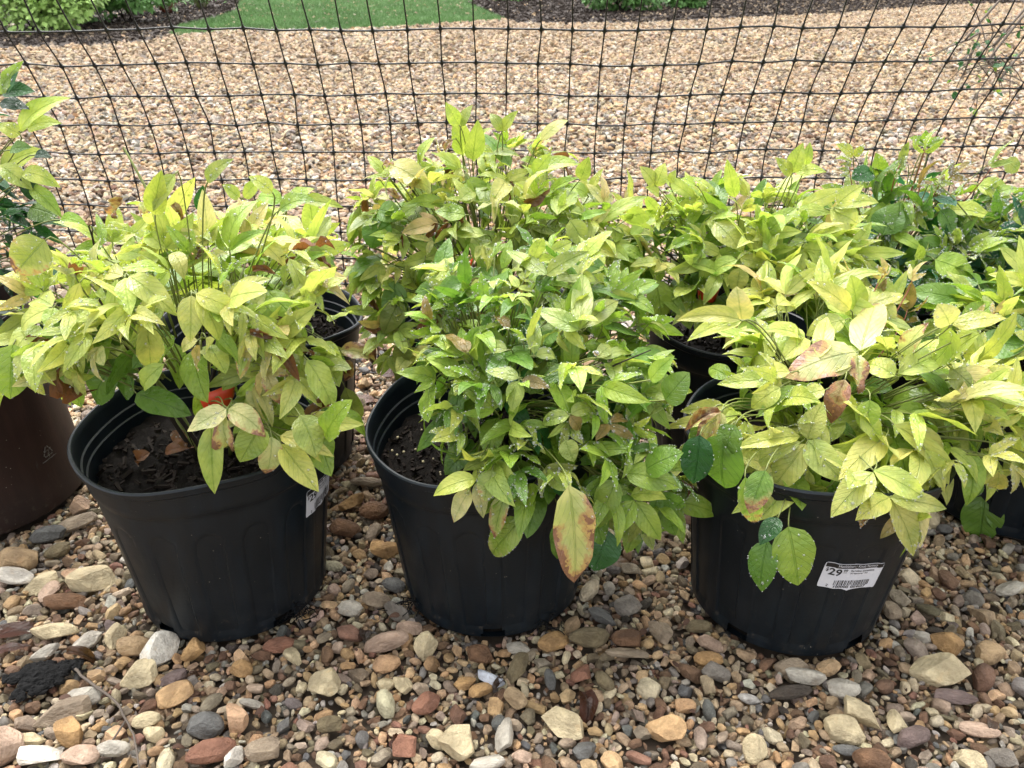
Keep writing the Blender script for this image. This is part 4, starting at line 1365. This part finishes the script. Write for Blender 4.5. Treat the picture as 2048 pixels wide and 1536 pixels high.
# F: behind, right of the middle
Fp = Plant('F', 'rounded lime shrub in the black pot behind and between the middle and right front pots', GRP, (0, 0), 5)
Fp.pot()
Fp.lobe(.40, 1.39, .455, .175, .14, .085)
Fp.lobe(.27, 1.37, .43, .075, .09, .08)
Fp.lobe(.52, 1.37, .42, .085, .10, .08)
Fp.lobe(.40, 1.31, .41, .13, .07, .06)
for h in [((1470,395),(1455,325),26,'lime',.0,'flat'),((1585,345),(1605,290),30,'lime',.0,'flat'),((1582,350),(1560,318),22,'lime',.0),((1590,345),(1650,330),26,'lime',.0),((1612,330),(1618,290),18,'lime',.0),((1675,410),(1720,368),34,'yellow',.0,'flat'),((1670,415),(1765,388),28,'yellow',.0),((1668,418),(1718,410),20,'lime',.0),((1660,420),(1724,450),50,'yellow',.1,'broad'),
          ((1480,535),(1475,585),36,'lime',.1,'flat'),((1475,520),(1400,548),32,'lime',.1),((1480,518),(1532,530),26,'yellow',.1),((1430,445),(1480,495),44,'lime',.0,'flat'),((1310,370),(1288,335),26,'lime',.0),((1312,372),(1330,332),28,'lime',.0),((1340,365),(1350,345),24,'lime',.1),((1318,390),(1300,372),30,'lime',.0),((1390,370),(1370,355),26,'lime',.0),
          ((1310,560),(1330,640),46,'grass',.0,'flat'),((1480,645),(1470,700),32,'grass',.0,'flat'),((1470,640),(1435,665),26,'grass',.0),((1490,645),(1510,675),26,'grass',.0)]:
    Fp.hand(*h)
Fp.crown(135, [('lime', 52), ('yellow', 24), ('grass', 20), ('olive', 4)], (.042, .068), (.0, .16), .08, .0, gaps=[(1260, 672, 1520, 1000)])
Fp.fill_inner(150, [('green', 5), ('grass', 6)])
Fp.canes(8, .04)
Fp.tag(1420, 590, 1.27, .035, .025)
Fp.drops(.6, 8, 7)

# H: behind at the far right, deep green
Hh = Plant('H', 'deep green shrub covered in rain drops at the right rear beside the net', GRP, (0, 0), 6)
Hh.pot()
Hh.lobe(.74, 1.53, .43, .13, .12, .095)
Hh.lobe(.93, 1.48, .43, .13, .12, .09)
Hh.lobe(.74, 1.52, .50, .09, .08, .04)
Hh.lobe(.78, 1.42, .37, .14, .09, .075)
for h in [((1760,355),(1755,310),30,'grass',.0,'flat'),((1850,290),(1855,262),24,'grass',.0,'flat'),((1852,290),(1822,278),20,'grass',.0),((1855,292),(1890,268),20,'grass',.0),((1706,312),(1684,287),22,'lime',.1),((1709,313),(1727,290),18,'lime',.1),((1765,470),(1790,410),56,'green',.0,'broad'),((1800,405),(1795,462),50,'green',.0,'broad'),((1745,340),(1710,360),44,'deep',.0,'broad'),
          ((1880,420),(1910,465),46,'green',.0,'flat'),((1810,330),(1780,330),40,'grass',.0),((1800,500),(1790,515),40,'blue',.0,'broad'),((1900,420),(1990,425),30,'lime',.0),((1870,520),(1945,550),50,'grass',.0,'broad'),((1900,490),(1790,510),40,'green',.0),((1990,560),(2048,590),60,'green',.0,'broad'),((1955,370),(2030,385),36,'lime',.0),((2010,320),(2040,345),50,'grass',.0,'broad')]:
    Hh.hand(*h)
Hh.crown(165, [('deep', 10), ('blue', 10), ('green', 34), ('grass', 44), ('lime', 22)], (.038, .064), (.0, .05), .22, .0, slim=.85)
for p, n_ in [((1840, 372), (.3, 0, 1)), ((1880, 365), (.6, 0, 1)), ((1905, 350), (.8, 0, .8)), ((1700, 330), (-.5, 0, 1)), ((1800, 330), (0, 0, 1)), ((1930, 440), (.6, 0, .7)), ((1850, 300), (.1, 0, 1)), ((1985, 330), (.5, 0, 1))]:
    Hh.sprig(at(*p, 1.45), Vector((0, -.3, .6)), [('olive', 3), ('bronze', 2), ('lime', 2)], (.032, .05), (.0, .35), 0, 0, .5, .6, Vector(n_), stalkmat=1)
Hh.fill_inner(190, [('deep', 4), ('green', 5), ('blue', 3), ('grass', 3)])
Hh.canes(7, .04)
Hh.drops(.95, 20, 8, 1.35)

# I: far right, cut by the picture's edge
Ii = Plant('I', 'lime and green shrub in the black pot at the right edge behind the stickered pot', GRP, (0, 0), 7)
Ii.pot()
Ii.lobe(.79, 1.20, .375, .11, .12, .075)
Ii.lobe(.95, 1.20, .39, .14, .13, .09)
Ii.lobe(.77, 1.09, .29, .09, .08, .07)
Ii.lobe(.92, 1.08, .30, .10, .09, .07)
for h in [((1970,991),(1957,1083),62,'green',.5,'broad'),((1985,1000),(2022,1060),54,'green',.1,'broad'),((1960,960),(1930,990),36,'green',.1,'broad'),((1958,920),(1935,990),26,'lime',.0),((1985,935),(2042,1002),44,'lime',.2,'flat'),((1975,915),(2060,945),42,'lime',.1),((1920,860),(1935,935),44,'yellow',.6,'flat'),((1938,850),(1942,912),26,'yellow',.1,'flat'),((1945,848),(2002,870),26,'yellow',.1),
          ((1935,845),(1890,835),26,'lime',.1),((1870,825),(2010,825),30,'lime',.1),((2025,830),(2060,800),30,'yellow',.1),((1990,820),(2060,720),40,'lime',.0),((2035,710),(2000,725),34,'yellow',.6),((1955,690),(2048,690),60,'green',.0,'broad'),((2000,640),(2060,660),70,'green',.0,'broad'),((1930,650),(1990,610),50,'grass',.0,'broad')]:
    Ii.hand(*h)
Ii.crown(115, [('lime', 40), ('yellow', 26), ('grass', 22), ('green', 12), ('cream', 4)], (.046, .078), (.0, .25), .15, .0)
Ii.fill_inner(90, INN)
Ii.canes(6, .04)
Ii.drops(.6, 9, 8)

# C: behind the left pot
Cc = Plant('C', 'green shrub in the black pot half hidden behind the front left pot', GRP, (0, 0), 8)
Cc.pot()
Cc.lobe(-.42, 1.39, .425, .12, .12, .075)
Cc.lobe(-.34, 1.37, .43, .075, .08, .055)
Cc.lobe(-.56, 1.38, .41, .09, .09, .07)
for h in [((480,395),(445,375),34,'lime',.0,'flat'),((487,395),(520,362),24,'lime',.0),((565,400),(510,385),36,'grass',.0),((572,405),(620,375),30,'lime',.0),((570,430),(585,480),44,'lime',.0,'broad'),((600,400),(680,410),24,'lime',.0),((500,450),(545,440),24,'deep',.0),((600,470),(650,530),50,'grass',.0,'broad'),((610,520),(660,560),44,'lime',.0),((400,425),(410,375),24,'deep',.0,'flat'),
          ((690,580),(770,560),30,'pinky',.6),((625,705),(700,690),16,'lime',.1),((680,700),(770,715),34,'cream',.9,'curled'),((690,720),(712,760),32,'brown',.8,'curled'),((690,775),(730,880),40,'olive',.3,'lance'),((600,790),(650,840),44,'grass',.1,'broad')]:
    Cc.hand(*h)
Cc.crown(56, [('lime', 40), ('grass', 35), ('green', 15), ('pinky', 6)], (.042, .066), (.0, .25), .15, .02, gaps=[(655, 300, 900, 520), (610, 520, 900, 1000)])
Cc.fill_inner(60, INN)
Cc.canes(6, .04)
Cc.drops(.6, 8, 7)

# B: brown container at the left edge
class BrownPlant(Plant):
    def pot(s):
        NTH = 180
        prof = [(0, .172), (.004, .177), (.012, .178), (.10, .176), (.22, .172), (.33, .168), (.352, .167), (.356, .168), (.36, .1665), (.36, .164), (.33, .163), (.10, .170), (.02, .171)]
        V, Fc = [], []
        for j, (z, r) in enumerate(prof):
            for i in range(NTH):
                th = T * i / NTH
                tooth = .006 * (math.sin(th * 34) > .25) if j == 0 else 0
                V.append(((r + .004 * math.sin(2 * th + 1)) * math.cos(th), (r + .004 * math.sin(2 * th + 1)) * math.sin(th), z + tooth + (.003 * math.sin(4 * th) if z > .3 else 0)))
        for j in range(len(prof) - 1):
            for i in range(NTH):
                i2 = (i + 1) % NTH
                Fc.append((j * NTH + i, j * NTH + i2, (j + 1) * NTH + i2, (j + 1) * NTH + i))
        me = mesh_from('pot', V, Fc, M_POTB, True)
        me.set_sharp_from_angle(angle=math.radians(40))
        p = obj('pot', me, s.root)
        obj('soil', soil_mesh(1.7, .160, .315, .165), s.root)
        # recycling mark: three arrows round a 2, with a smudged line of moulding under it
        rad = lambda th, z: .1755 + (.172 - .1755) * (z / .22)
        th0, z0 = wall_frame(s.M, 90, 903, rad)
        R = .1755 + .004 * math.sin(2 * th0 + 1)
        def wrap(x, y, off=.0012):
            z = z0 + y
            r = R - .018 * max(0, z - .1) * .9 + off
            return Vector((r * math.cos(th0 + x / R), r * math.sin(th0 + x / R), z))
        b = Buf()
        cor = [Vector((0, .013)), Vector((-.012, -.008)), Vector((.012, -.008))]
        def ln(pts_, w):
            tube(b, [wrap(q[0], q[1], .0006) for q in pts_], w, 4)
        for k in range(3):
            p0, p1 = cor[k], cor[(k + 1) % 3]
            d = (p1 - p0)
            a, e = p0 + d * .14, p0 + d * .86
            ln([a + (cor[(k + 2) % 3] - a) * .10, a, a + d * .25, a + d * .42], .0008)
            m = a + d * .44
            u = d.normalized(); q = Vector((-u.y, u.x))
            ln([m - u * .0028 + q * .0026, m, m - u * .0028 - q * .0026], .0007)
            ln([m + u * .002, e], .0008)
        V, Fq = fit(text_shape('2', 1, .01), -.0028, -.005, .0056, .0085)
        b.add([wrap(x, y) for x, y in V], Fq)
        rr = random.Random(6)
        x = -.017
        while x < .017:
            w = rr.uniform(.0012, .0028)
            ln([(x, -.0145 + rr.uniform(-.0005, .0005)), (x + w, -.0145 + rr.uniform(-.0006, .0006))], rr.uniform(.0006, .0011))
            x += w + .0007
        obj('recycling_mark', b.mesh('recycling_mark', M_MARK, False), p)

Bb = BrownPlant('B', 'dark green shrub with lime new leaves in the tall brown container at the left edge', 'shrubs in nursery pots', (0, -.03), 9)
Bb.origin = Bb.w((0, 0, .32))
Bb.pot()
Bb.lobe(-.855, 1.24, .52, .10, .13, .12)
Bb.lobe(-.90, 1.25, .655, .11, .13, .09)
Bb.lobe(-.845, 1.20, .42, .07, .09, .07)
Bb.lobe(-.82, 1.26, .38, .08, .09, .08)
Bb.lobe(-1.03, 1.22, .50, .12, .14, .13)
for h in [((0,188),(38,128),24,'grass',.0),((8,182),(30,142),30,'deep',.0,'flat'),((5,185),(66,180),28,'deep',.0,'flat'),((0,205),(52,212),24,'dark',.0),((40,262),(100,178),34,'lime',.0),((55,258),(98,230),28,'lime',.0),((40,270),(0,245),44,'lime',.0,'broad'),((0,338),(75,298),40,'lime',.05,'flat'),((45,345),(110,350),30,'lime',.0),((0,330),(60,375),30,'lime',.0),((60,372),(125,425),26,'grass',.0),
          ((120,440),(165,432),34,'grass',.0),((60,415),(110,430),46,'green',.0,'broad'),((20,300),(60,292),30,'green',.0),((70,310),(98,305),24,'dark',.0),((20,440),(75,465),34,'dark',.0),((10,470),(30,490),40,'dark',.0),((50,350),(70,400),36,'dark',.0)]:
    Bb.hand(*h)
Bb.crown(140, [('dark', 50), ('blue', 12), ('deep', 18), ('green', 8), ('lime', 8)], (.036, .060), (.0, .04), .0, .0, pairs=.8, slim=.72)
Bb.fill_inner(110, [('dark', 6), ('deep', 3)])
Bb.canes(8, .03)
Bb.drops(.4, 8, 6)

for p in (A, D, G, E, Fp, Hh, Ii, Cc, Bb):
    p.finish()

# bare dead twigs sticking up out of the left shrub and a thin hooked stalk
def extra_twig(p, pts_, r0, mat=M_STEM):
    b = Buf()
    tube(b, pts_, [r0 * (1 - .6 * i / (len(pts_) - 1)) for i in range(len(pts_))], 5)
    obj('stem', b.mesh('stem', mat), p.root, Matrix.Identity(4))
extra_twig(A, [at(330, 460, 1.05), at(305, 400, 1.06), at(275, 345, 1.07), at(250, 300, 1.08), at(246, 294, 1.08), at(249, 305, 1.08)], .0022)
extra_twig(A, [at(195, 520, 1.0), at(184, 470, 1.0), at(177, 452, 1.0), at(184, 448, 1.0), at(185, 470, 1.0)], .0016, M_CANE)
extra_twig(D, [at(1180, 760, .95), at(1230, 730, .92), at(1302, 700, .90)], .0018, M_CANE)
extra_twig(E, [at(1200, 520, 1.3), at(1192, 470, 1.3), at(1188, 450, 1.3)], .0014, M_CANE)
extra_twig(Hh, [at(2048, 540, 1.40), at(1975, 478, 1.41), at(1910, 400, 1.42), at(1870, 360, 1.43)], .0022, M_STEM)

# ------------------------------------------------------------------ things lying on the gravel
rg = random.Random(31)
def fallen(px, py, Lpx, ang, col, label, shape='curled', width=1.0):
    g = ground(px, py, .012)
    L = Lpx / F * (g - ORG).length
    ms = rg.choice(SETS[shape])
    o = bpy.data.objects.new('fallen_leaf', ms)
    COL.objects.link(o)
    a = math.radians(ang)
    d = Vector((math.cos(a), math.sin(a) * 1.2, .06))
    x, y, z = basis(d, Vector((rg.gauss(0, .25), rg.gauss(0, .2) - .25, 1)))
    p = Vector((g.x, g.y, .017)) - y * L * .5
    o.matrix_world = Matrix(((x.x * L * width, y.x * L, z.x * L, p.x), (x.y * L * width, y.y * L, z.y * L, p.y), (x.z * L * width, y.z * L, z.z * L, p.z), (0, 0, 0, 1)))
    o.color = (*col, 0.0)
    tag(o, label, 'dead leaf', 'dead leaves lying on the gravel')
RED, BRN, DRK = (.085, .035, .025), (.12, .06, .035), (.05, .028, .022)
fallen(45, 1255, 120, 35, RED, 'long dark red dead leaf lying near the brown container at the left edge', 'lance')
fallen(175, 1312, 74, -5, BRN, 'thin brown dead leaf beside the black clod of peat', 'curled', .7)
fallen(25, 1300, 60, 15, RED, 'short reddish dead leaf just above the black clod of peat', 'lance')
fallen(1180, 1425, 86, -75, RED, 'curled dark red dead leaf standing on the gravel below the middle pot', 'curled', 1.3)
fallen(730, 1262, 60, 100, DRK, 'dark dead leaf beside the foot of the middle front pot', 'lance')
fallen(1245, 1128, 66, -15, (.22, .14, .10), 'pale brown dead leaf right of the middle front pot', 'lance')
fallen(790, 750, 60, 10, RED, 'dark red dead leaf at the bottom of the net behind the left pot', 'lance')
fallen(730, 800, 60, 20, (.2, .11, .09), 'pinkish brown dead leaf between the left and middle pots', 'broad')
fallen(1000, 1370, 46, 60, DRK, 'small dark dead leaf among pebbles under the bluish white stone', 'curled')
fallen(1985, 1440, 60, 50, (.11, .065, .05), 'brown dead leaf at the right edge of the foreground gravel', 'lance')
fallen(790, 1480, 50, 80, RED, 'narrow red brown dead leaf near the bottom edge left of the big cream stone', 'curled', .7)

b = Buf()
for _ in range(150):
    k = rg.choice(list(POTS))
    a, q = rg.uniform(0, T), rg.uniform(.15, .34)
    p = Vector((POTS[k][0] + math.cos(a) * q, POTS[k][1] + math.sin(a) * q, rg.uniform(.010, .018)))
    if p.y < .5 or not pot_clear(p.x, p.y, .005):
        continue
    ms = rg.choice(CURLED + BROAD)
    L = rg.uniform(.008, .022)
    x, y, z = basis(Vector((rg.gauss(0, 1), rg.gauss(0, 1), rg.gauss(0, .15))), Vector((rg.gauss(0, .3), rg.gauss(0, .3), 1)))
    b.add([p + (x * v.co.x + y * v.co.y + z * v.co.z) * L for v in ms.vertices], [tuple(f.vertices) for f in ms.polygons])
o = obj('leaf_litter', b.mesh('leaf_litter', plain('dead_litter', (.075, .04, .026), .75, .3, .6, 60)))
o['kind'] = 'stuff'
o['label'] = 'scraps of dead brown leaf strewn on the gravel round the pots'
b = Buf()
P = [ground(x, y, z) for x, y, z in [(150, 1338, .022), (185, 1368, .024), (230, 1402, .023), (252, 1440, .021), (270, 1480, .020), (278, 1536, .018)]]
P, _ = catmull(P, 4)
tube(b, [p + Vector((rg.gauss(0, .0006), rg.gauss(0, .0006), 0)) for p in P], [.0022 - .0011 * i / len(P) for i in range(len(P))], 6)
tube(b, [P[12], P[12] + Vector((-.008, -.03, -.006)), P[12] + Vector((-.012, -.05, -.01))], [.0016, .0012, .0008], 5)
tag(obj('fallen_twig', b.mesh('fallen_twig', M_TWIG)), 'bent grey twig lying on the gravel beside the black clod of peat', 'twig')

g = ground(88, 1362, .01)
rc = random.Random(2)
bm = bmesh.new()
bmesh.ops.create_icosphere(bm, subdivisions=2, radius=1)
sv_ = [v.co.copy() for v in bm.verts]
sf_ = [tuple(v.index for v in f.verts) for f in bm.faces]
bm.free()
b = Buf()
for k in range(230):
    a, q = rc.uniform(0, T), math.sqrt(rc.random())
    edge = 1 + .28 * math.sin(3 * a + 1) + .18 * math.sin(5 * a) + .1 * math.sin(9 * a + 2)
    x, y = .040 * q * edge * math.cos(a), .027 * q * edge * math.sin(a)
    rr = rc.uniform(.0025, .0065) * (1.25 - .5 * q)
    d1, d2 = Vector((rc.gauss(0, 2), rc.gauss(0, 2), rc.gauss(0, 2))), Vector((rc.gauss(0, 4), rc.gauss(0, 4), rc.gauss(0, 4)))
    V = [Vector((x, y, .004 * (1 - q) + rc.uniform(-.001, .002))) + Vector((v.x * 1.5, v.y * 1.2, v.z * .8)) * rr * (1 + .22 * math.sin(v.dot(d1)) + .15 * math.sin(v.dot(d2))) for v in sv_]
    b.add(V, sf_)
o = obj('peat_clod', b.mesh('peat_clod', M_CLOD, False))
o.location = (g.x, g.y, .017)
o.rotation_euler = (0, 0, .35)
tag(o, 'flat black clod of spilled peat on the gravel at lower left', 'clod')
# roots and peat spilling from the drainage holes
for k, (px, py) in enumerate([(1085, 1258), (600, 1232), (832, 1218)]):
    g = ground(px, py, .008)
    b = Buf()
    for _ in range(26):
        q = g + Vector((rc.gauss(0, .010), rc.gauss(0, .006) , rc.uniform(.002, .022)))
        e = q + Vector((rc.gauss(0, .012), rc.gauss(-.004, .010), rc.uniform(-.014, .012)))
        e.z = max(e.z, .006)
        tube(b, bez(q, (q + e) / 2 + Vector((rc.gauss(0, .006), rc.gauss(0, .006), .004)), e, 4), .0009, 4)
    who = (D, A, D)[k]
    o = obj('root_tuft', b.mesh('root_tuft', M_CLOD), who.root, Matrix.Identity(4))

# ------------------------------------------------------------------ lawn, mulch, shrubs beyond the path
rb_ = np.random.RandomState(9)
V, Fc = [], []
lx = np.array(LAWN)
n = 0
while n < 60000:
    y = rb_.uniform(10, 19.5)
    x = rb_.uniform(-9, 1.6)
    if rb_.rand() > min(1, (11.0 / y) ** 2) or not inside(LAWN, x, y):
        continue
    h, w, a = rb_.uniform(.025, .055), rb_.uniform(.003, .006), rb_.uniform(0, 6.28)
    dx, dy = math.cos(a) * w, math.sin(a) * w
    b0 = len(V)
    V += [(x - dx, y - dy, .003), (x + dx, y + dy, .003), (x + rb_.normal(0, .015), y + rb_.normal(0, .015), h)]
    Fc.append((b0, b0 + 1, b0 + 2))
    n += 1
o = obj('lawn_grass', mesh_from('lawn_grass', V, Fc, M_GRASS, False))
o['kind'] = 'stuff'
o['label'] = 'short mown grass of the lawn beyond the gravel path'

def chips(name, poly, box, n, mat, lo, hi, label, ymax=99):
    V, Fc = [], []
    k = 0
    while k < n:
        x, y = rb_.uniform(box[0], box[1]), rb_.uniform(box[2], box[3])
        if not inside(poly, x, y):
            k += .02
            continue
        k += 1
        l, w, h = rb_.uniform(lo, hi), rb_.uniform(lo, hi) * .4, rb_.uniform(.004, .012)
        R = Euler((rb_.normal(0, .35), rb_.normal(0, .35), rb_.uniform(0, 6.28))).to_matrix()
        p = Vector((x, y, .012 + rb_.uniform(0, .012)))
        b0 = len(V)
        V += [tuple(p + R @ Vector((sx * l, sy * w * (1 if sx < 0 else .5), sz * h))) for sx in (-1, 1) for sy in (-1, 1) for sz in (-1, 1)]
        Fc += [tuple(i + b0 for i in f) for f in ((0, 1, 3, 2), (4, 6, 7, 5), (0, 4, 5, 1), (2, 3, 7, 6), (1, 5, 7, 3))]
    o = obj(name, mesh_from(name, V, Fc, mat, False))
    o['kind'] = 'stuff'
    o['label'] = label
chips('bark_chips', BED_L, (-9, -3.5, 8.9, 17), 5000, M_MULCH, .012, .04, 'dark bark chips covering the bed left of the lawn')
chips('bark_chips', BED_R, (-1, 9, 11.5, 19), 7000, M_MULCH, .015, .05, 'dark bark chips covering the bed right of the lawn')
chips('pale_chips', BED_L, (-7, -3.7, 9.1, 11), 160, M_MULCHL, .012, .03, 'pale chips strewn on the left mulch bed')
chips('pale_chips', BED_R, (1.5, 8, 11.5, 18), 900, M_MULCHL, .015, .04, 'pale chips strewn on the right mulch bed')

def shrub(name, label, cat, cx, cy, rx, ry, h, n, mat, leaf, group=None, seed=0, lobes=9):
    r = random.Random(seed)
    root, M = thing(name, label, cat, (cx, cy, .01), (0, 0, 0), group)
    L = [(Vector((cx + r.uniform(-.6, .6) * rx, cy + r.uniform(-.6, .6) * ry, h * r.uniform(.3, .72))), r.uniform(.3, .5)) for _ in range(lobes)]
    b = Buf()
    for _ in range(n):
        c, k = r.choice(L)
        u = Vector((r.gauss(0, 1), r.gauss(0, 1), r.gauss(0, 1))).normalized()
        p = c + Vector((u.x * rx * k, u.y * ry * k, u.z * h * k * .8)) * r.uniform(.75, 1.06)
        if p.z < .03:
            continue
        d = (u + Vector((r.gauss(0, .5), r.gauss(0, .5), r.gauss(0, .4)))).normalized()
        x, y, z = basis(d, Vector((r.gauss(0, .5), r.gauss(0, .5) - .2, 1)))
        l = leaf * r.uniform(.6, 1.3)
        w = l * .36
        V = [p, p + y * l * .45 + x * w + z * l * .06, p + y * l - z * l * .15, p + y * l * .45 - x * w + z * l * .06, p + y * l * .5]
        b.add(V, [(0, 1, 4), (1, 2, 4), (2, 3, 4), (3, 0, 4)])
    o = obj('foliage', b.mesh('foliage', mat), root, Matrix.Identity(4)); o['kind'] = 'stuff'
    for _ in range(5):
        b = Buf()
        c, k = r.choice(L)
        base = Vector((cx + r.gauss(0, .08) * rx, cy + r.gauss(0, .08) * ry, .01))
        tube(b, bez(base, (base + c) / 2 + Vector((0, 0, .05)), c, 5), .012, 5)
        obj('stem', b.mesh('stem', M_CANE), root, Matrix.Identity(4))
    return root
g1, g2, g3 = ground(60, 70), ground(185, 55), ground(-120, 60)
shrub('garden_shrub', 'light green leafy shrub at the top left corner beyond the path', 'shrub', g1.x - .1, g1.y + .55, .95, .75, .95, 7000, M_SHRUB, .075, 'shrubs beyond the gravel path', 3, 14)
shrub('garden_shrub', 'mid green shrub with sparse leaves between the top left shrub and the flowering plant', 'shrub', g2.x + .05, g2.y + .9, .75, .6, .8, 4200, M_SHRUBD, .07, 'shrubs beyond the gravel path', 4, 9)
shrub('garden_shrub', 'light green shrub outside the picture left of the top left corner', 'shrub', g3.x - .6, g3.y + .6, .9, .8, .9, 2500, M_SHRUB, .08, 'shrubs beyond the gravel path', 5, 9)
q = ground(1255, 30)
shrub('garden_shrub', 'small bright green bush at the top centre right on dark mulch', 'shrub', q.x, q.y + .55, .62, .5, .62, 4200, M_SHRUBD, .075, 'shrubs beyond the gravel path', 6)
q = ground(1395, 22)
shrub('garden_shrub', 'bright green bush just right of the small bush at the top edge', 'shrub', q.x, q.y + .6, .45, .45, .55, 2800, M_SHRUBD, .075, 'shrubs beyond the gravel path', 7)
q = ground(1020, 4)
shrub('garden_shrub', 'small dark bush at the top edge by the lawn corner', 'shrub', q.x + .1, q.y + .3, .5, .4, .4, 1800, M_SHRUBD, .07, 'shrubs beyond the gravel path', 8)

def flower_plant(label, px, py, n, seed, red):
    r = random.Random(seed)
    g = ground(px, py)
    root, M = thing('flowering_plant', label, 'flowering plant', (g.x, g.y, .01), (0, 0, 0), 'flowering plants on the mulch bed')
    lf, st, pt = Buf(), Buf(), Buf()
    for k in range(n):
        a = r.uniform(0, T)
        l = r.uniform(.25, .7)
        e = Vector((g.x + math.cos(a) * l * .7, g.y + math.sin(a) * l * .6, r.uniform(.15, .75)))
        b0 = Vector((g.x + math.cos(a) * .05, g.y + math.sin(a) * .05, .01))
        pp = bez(b0, (b0 + e) / 2 + Vector((0, 0, .2)), e, 6)
        tube(st, pp, .006, 4)
        for _ in range(26):
            c = r.choice(pp[1:]) + Vector((r.gauss(0, .04), r.gauss(0, .04), r.gauss(0, .03)))
            x, y, z = basis(Vector((r.gauss(0, 1), r.gauss(0, 1), r.gauss(.3, .6))), Vector((0, 0, 1)))
            ll = r.uniform(.05, .12)
            lf.add([c, c + y * ll * .5 + x * ll * .14, c + y * ll - z * .01, c + y * ll * .5 - x * ll * .14], [(0, 1, 2, 3)])
        if k % 4 == 0:
            for _ in range(9):
                c = e + Vector((r.gauss(0, .022), r.gauss(0, .022), r.gauss(.02, .02)))
                x, y, z = basis(Vector((r.gauss(0, 1), r.gauss(0, 1), r.gauss(0, 1))), Vector((.1, -.3, 1)))
                pt.add([c - x * .02, c + y * .03, c + x * .02, c - y * .02 + z * .008], [(0, 1, 2, 3)])
    o = obj('foliage', lf.mesh('foliage', M_SHRUBD), root, Matrix.Identity(4)); o['kind'] = 'stuff'
    o = obj('stalks', st.mesh('stalks', M_REDST if red else M_STEM), root, Matrix.Identity(4)); o['kind'] = 'stuff'
    o = obj('petals', pt.mesh('petals', M_PETAL), root, Matrix.Identity(4)); o['kind'] = 'stuff'
flower_plant('reddish stemmed plant with pale pink flowers in the bed at the top left', 335, 28, 26, 1, True)
flower_plant('green plant with white flowers at the lawn side end of the left bed', 405, 18, 20, 2, False)
flower_plant('wispy plant with a white flower head between the shrub and the red stemmed plant', 265, 32, 18, 3, False)

# ------------------------------------------------------------------ branch of a small tree hanging in beyond the net at the upper right
tr, TM = thing('small_tree', 'thin grey twigs with small dark leaves behind the net at the upper right corner', 'tree', (2.35, 2.75, 0))
b = Buf()
tube(b, bez(Vector((2.35, 2.75, -.02)), Vector((2.25, 2.7, .8)), Vector((2.1, 2.6, 1.75)), 10), [.03 - .0015 * i for i in range(11)], 8)
obj('trunk', b.mesh('trunk', M_TWIG), tr, Matrix.Identity(4))
rt = random.Random(14)
TY = 2.25
ends = [((2000, 0), (1960, 70), (1925, 155)), ((2040, 40), (2000, 120), (1945, 200)), ((2048, 20), (2010, 60), (1950, 68)), ((2055, 90), (2030, 120), (1990, 150))]
start = Vector((2.1, 2.6, 1.7))
leaf_small = []
for k, e in enumerate(ends):
    pts_ = [start] + [at(x, y, TY + .03 * k) for x, y in e]
    pts_, _ = catmull(pts_, 8)
    b = Buf()
    tube(b, pts_, [.0045 * (1 - .7 * i / (len(pts_) - 1)) for i in range(len(pts_))], 5)
    nl = 0
    for _ in range(16):
        i = rt.randrange(6, len(pts_))
        p = pts_[i]
        d = Vector((rt.gauss(-.2, .7), rt.gauss(0, .5), rt.gauss(-.4, .6))).normalized()
        q = p + d * rt.uniform(.03, .09)
        tube(b, [p, (p + q) / 2 + Vector((0, 0, .004)), q], [.0018, .0014, .001], 4)
        for _ in range(2):
            dd = (d + Vector((rt.gauss(0, .6), rt.gauss(0, .6), rt.gauss(0, .5)))).normalized()
            leaf_small.append((q, dd))
    obj('branch', b.mesh('branch', M_TWIG), tr, Matrix.Identity(4))
for q, dd in leaf_small[:110]:
    o = bpy.data.objects.new('leaf', rt.choice(BROAD))
    COL.objects.link(o)
    o.parent = tr
    x, y, z = basis(dd, Vector((rt.gauss(0, .5), rt.gauss(0, .5) - .3, 1)))
    L = rt.uniform(.013, .025)
    o.matrix_local = WORLD_INV[tr.name] @ Matrix(((x.x * L, y.x * L, z.x * L, q.x), (x.y * L, y.y * L, z.y * L, q.y), (x.z * L, y.z * L, z.z * L, q.z), (0, 0, 0, 1)))
    o.color = (*(LC['deep'] if rt.random() < .8 else LC['grass']), 0)
